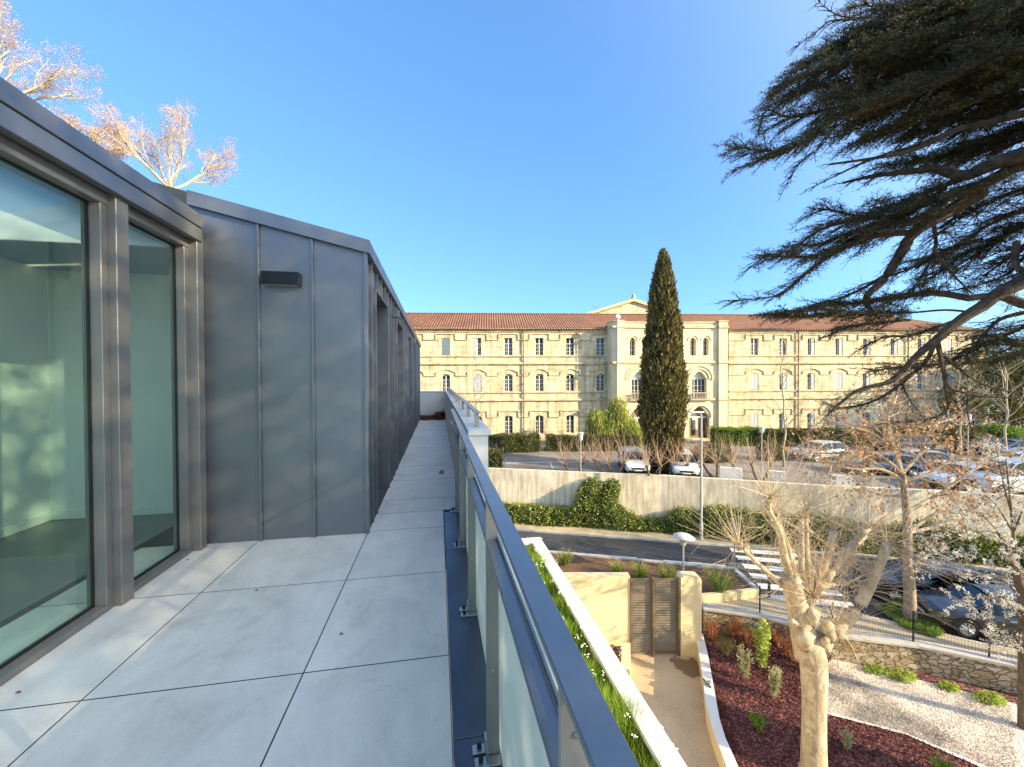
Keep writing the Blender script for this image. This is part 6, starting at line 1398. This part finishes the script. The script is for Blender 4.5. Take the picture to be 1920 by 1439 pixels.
    mb = MB(); mb.bbox(2.27*s, 2.285*s, -.25, .25, .40*hz, .50*hz, .003); mb.build('number_plate', plate_m, t, world=False)
    for sg in (-1, 1): mb = MB(); mb.bbox(-1.0, 1.0, sg*.895-.02, sg*.895+.02, .24, .34, .01); mb.build('side_sill', black_m, t, world=False)
    return t
p0 = az_(1813, 1197, SZ); p1 = az_(1910, 1212, SZ); dv = (p0-p1).normalized(); RZ = math.atan2(dv.y, dv.x); nv = Vector((-dv.y, dv.x, 0))
if nv.y < 0: nv = -nv
cc = p0-dv*1.36+nv*.88
car((.045, .047, .048), (cc.x, cc.y, SZ+.006), RZ, 'dark grey parked car with silver spoked wheels behind the mesh fence', name='parked_car')
q = az_(1728, 1128, SZ); car((.006, .008, .014), (q.x+.3, q.y+.2, SZ+.006), RZ+.02, 'black car on the road half hidden by the brown street tree', kind='suv')
G = 'cars parked in the upper car park'
def lotcar(px, py, col, rz, lab, kind='hatch', off=None):
    p = L_(px, py) if off is None else along(px, 900, -off); car(col, (p.x, p.y, LOT+.006), rz, lab, G, kind)
lotcar(1535, 861, (.50, .51, .50), math.pi+.1, 'silver car standing behind the slender bare tree')
#lotcar(1595, 892, (.45, .47, .5), math.pi-.5, 'silver car behind the white block at the wall edge')
lotcar(1650, 888, (.12, .15, .22), math.pi-.5, 'blue grey car seen through the orange leaves')
lotcar(1700, 880, (.42, .43, .44), math.pi-.4, 'grey car behind the fork of the street tree')
lotcar(1690, 845, (.03, .03, .035), 2.9, 'black car in front of the long dark hedge')
lotcar(1835, 850, (.02, .02, .025), 2.9, 'black car near the right end of the building')
lotcar(1900, 856, (.08, .14, .24), 2.9, 'blue car at the far right of the car park')
lotcar(1905, 884, (.62, .63, .64), 3.0, 'white hatchback at the right edge in the middle row')
lotcar(1812, 915, (.75, .76, .78), 3.0, 'white car close behind the retaining wall, left of the white van')
lotcar(1895, 925, (.76, .77, .78), 2.95, 'white van close behind the retaining wall at the right edge', 'van')
lotcar(1198, 896, (.70, .72, .74), -1.9, 'white car nosed towards the wall just left of the cypress foot', off=3.4)
#lotcar(1195, 868, (.55, .57, .6), math.pi-.3, 'pale grey car just left of the cypress')
lotcar(1288, 902, (.62, .66, .74), -2.0, 'white car between the cypress and the tall lamp post', off=3.2)

# ------------------------------------------------------------------ garden plants
def tuft(p, h, r, n, mats, label, name='grass_tuft', group=None, w=.012, droop=.5):
    mb = MB(); a = rng.uniform(0, 2*math.pi, n); rr = rng.uniform(0, 1, n)**.5*r*.25; P = np.stack([p.x+rr*np.cos(a), p.y+rr*np.sin(a), np.full(n, p.z)], 1)
    D = unit(np.stack([np.cos(a)*r/h, np.sin(a)*r/h, np.ones(n)], 1)*np.array([1, 1, 1])+rng.normal(0, .16, (n, 3))); L = rng.uniform(.5, 1, n)*h
    mb.leaves(P, D, L, w, 0); m2 = n//2; Q = P[:m2]+D[:m2]*L[:m2, None]*rng.uniform(.6, .95, (m2, 1)); mb.leaves(Q, unit(D[:m2]+rng.normal(0, .4, (m2, 3))), rng.uniform(.08, .2, m2), w*1.6, 1)
    return tag(mb.build(name, mats, org=p), label, 'ornamental grass', group)
strawt = foliage('dry_seed_head', [(.45, .30, .14), (.58, .42, .22), (.66, .52, .32)], 2, .8, .3)
for i, (x, y, h, lab) in enumerate(((1060, 1060, .9, 'dry grass tuft at the corner of the white planter coping'), (1157, 1078, .8, 'small straw tipped grass tuft left of the gate'), (1200, 1078, .9, 'straw tipped grass tuft above the left gate leaf'), (1252, 1082, 1.0, 'straw tipped grass tuft just left of the round street lamp'), (1349, 1103, 1.35, 'large green and straw coloured grass tuft in the walled planter'))):
    dep = [20.0, 18.9, 18.6, 18.2, 17.4][i]; p = ad(x, y, dep); p.z = SZ+.38; tuft(p, h, h*.42, 420, [hedge_l, strawt], lab)
for i, (x, y, h) in enumerate(((1345, 1108, .5), (1325, 1108, .4), (1385, 1112, .35))):
    p = ad(x, y, 17.2); p.z = SZ+.38
def shrublet(x, y, h, r, n, mat, label, z=GZ, size=.07, name='garden_plant', stems=6, dep=None, up=.8):
    p = az_(x, y, z); t = thing(name, label, 'plant', p); mb = MB(); tip = []
    for k in range(stems):
        a = rng.uniform(0, 2*math.pi); e = p+Vector((r*.7*math.cos(a)*rng.uniform(.2, 1), r*.7*math.sin(a)*rng.uniform(.2, 1), h*rng.uniform(.7, 1))); mb.tube([p, p.lerp(e, .5)+Vector(rng.normal(0, .03, 3)), e], [.012, .009, .004], 4); tip.append(e)
    mb.build('stem', twig_m, t); mb = MB(); T = np.array([q[:] for q in tip]); k = rng.integers(0, stems, n); f = rng.uniform(.15, 1.05, (n, 1)); P = np.array(p[:])+(T[k]-np.array(p[:]))*f+rng.normal(0, r*.14, (n, 3))
    mb.leaves(P, unit(rng.normal(size=(n, 3))+np.array([0, 0, up])), rng.uniform(.6, 1.3, n)*size, size*.32); mb.build('leaves', mat, t)
lime = foliage('lime_leaf', [(.24, .34, .04), (.42, .52, .09), (.58, .64, .20)], 2, .6, .3); pale = foliage('grey_green_leaf', [(.26, .28, .12), (.42, .42, .22), (.52, .50, .32)], 2, .6, .3)
shrublet(1428, 1255, 1.7, .42, 1500, lime, 'tall lime green feathery plant left of the pollarded tree', size=.14, stems=9)
shrublet(1396, 1275, 1.1, .30, 700, pale, 'pale feathery plant left of the tall lime green one', size=.11)
shrublet(1450, 1308, 1.0, .34, 900, pale, 'pale grey green plant in the bark between gate and tree', size=.11)
shrublet(1421, 1366, .35, .30, 900, hedge_l, 'small bright green mound alone in the bark bed', size=.08, stems=10)
shrublet(1589, 1408, .55, .22, 320, pale, 'small white green plant just right of the pale tree trunk', size=.09)
shrublet(1768, 1462, .40, .35, 600, hedge_l, 'small green plant at the bottom edge below the gravel', size=.1)
for (x, y, h, n, mt, lab) in ((1335, 1200, .8, 900, redl_m, 'orange red shrub against the stone wall next to the gate pier'), (1375, 1195, .75, 800, redl_m, 'low red leaved shrub second from the gate pier'), (1405, 1215, .7, 700, redl_m, 'low red and green shrub behind the pale feathery plant'), (1460, 1215, .8, 900, redl_m, 'red tipped shrub between the lime green plant and the tree'), (1485, 1240, .8, 800, redl_m, 'dark red leaved shrub touching the pale tree trunk'),
                              (1360, 1225, .6, 900, olive_m, 'dull green low shrub beside the curved wall'), (1440, 1205, .6, 900, olive_m, 'dull green low shrub under the stone wall, middle of the row'), (1392, 1188, .6, 700, olive_m, 'dull green low shrub right under the wall capping'), (1590, 1235, .8, 1400, olive_m, 'tangled green bush against the stone wall right of the tree')):
    shrublet(x, y, h, .55, n, mt, lab, size=.075, stems=9, up=.3)
for (x, y, r, lab) in ((1640, 1258, .40, 'bright green weeds at the wall foot, nearest the tree'), (1690, 1270, .55, 'bright green weeds at the wall foot, largest clump'), (1778, 1290, .35, 'bright green weeds at the wall foot in the middle'), (1855, 1312, .50, 'bright green weeds at the wall foot near the right edge'), (1655, 1232, .3, 'green weeds growing out of the stone wall face')):
    p = az_(x, y, GZ+.03); mb = MB(); n = 900; D = unit(rng.normal(size=(n, 3))*np.array([1, 1, .5])); D[:, 2] = abs(D[:, 2]); P = np.array(p[:])+D*np.array([r, r*.55, r*.42])*rng.uniform(.2, 1, (n, 1)); mb.leaves(P, unit(D+rng.normal(0, .5, (n, 3))), rng.uniform(.04, .09, n), .05); tag(mb.build('weeds', lime, org=p), lab, 'weeds')
# street trees standing further right along the road, out of the picture: they streak the road and walls with shade
for i, (x, y, z, Hh, r) in enumerate(((27, 9.6, SZ, 9.5, .26), (33, 10.5, SZ, 10, .28), (24.5, 6.3, SZ, 9, .25))):
    b = Vector((x, y, z)); t = thing('roadside_tree', ['bare roadside tree by the kerb, outside the right edge', 'larger bare roadside tree further along the street, outside the right edge', 'bare tree on the near pavement, outside the right edge'][i], 'bare tree', b); mb = MB(); tips = []
    mb.tube([b, b+Vector((.1, 0, Hh*.35))], [r, r*.8], 8); cf = [dict(n=7, ang=.5, len=.55, wob=.08, up=.06, rr=.5, sides=4, seg=5), dict(n=5, ang=.6, len=.55, sides=3), dict(n=3, ang=.6, len=.5, sides=3, seg=3), dict(sides=3, seg=2)]
    for k in range(5): a = k*1.25; grow(mb, b+Vector((.1, 0, Hh*.33)), (math.cos(a)*.5, math.sin(a)*.5, 1), Hh*.5, r*.5, 0, cf, tips)
    mb.build('trunk', bark_brown, t)
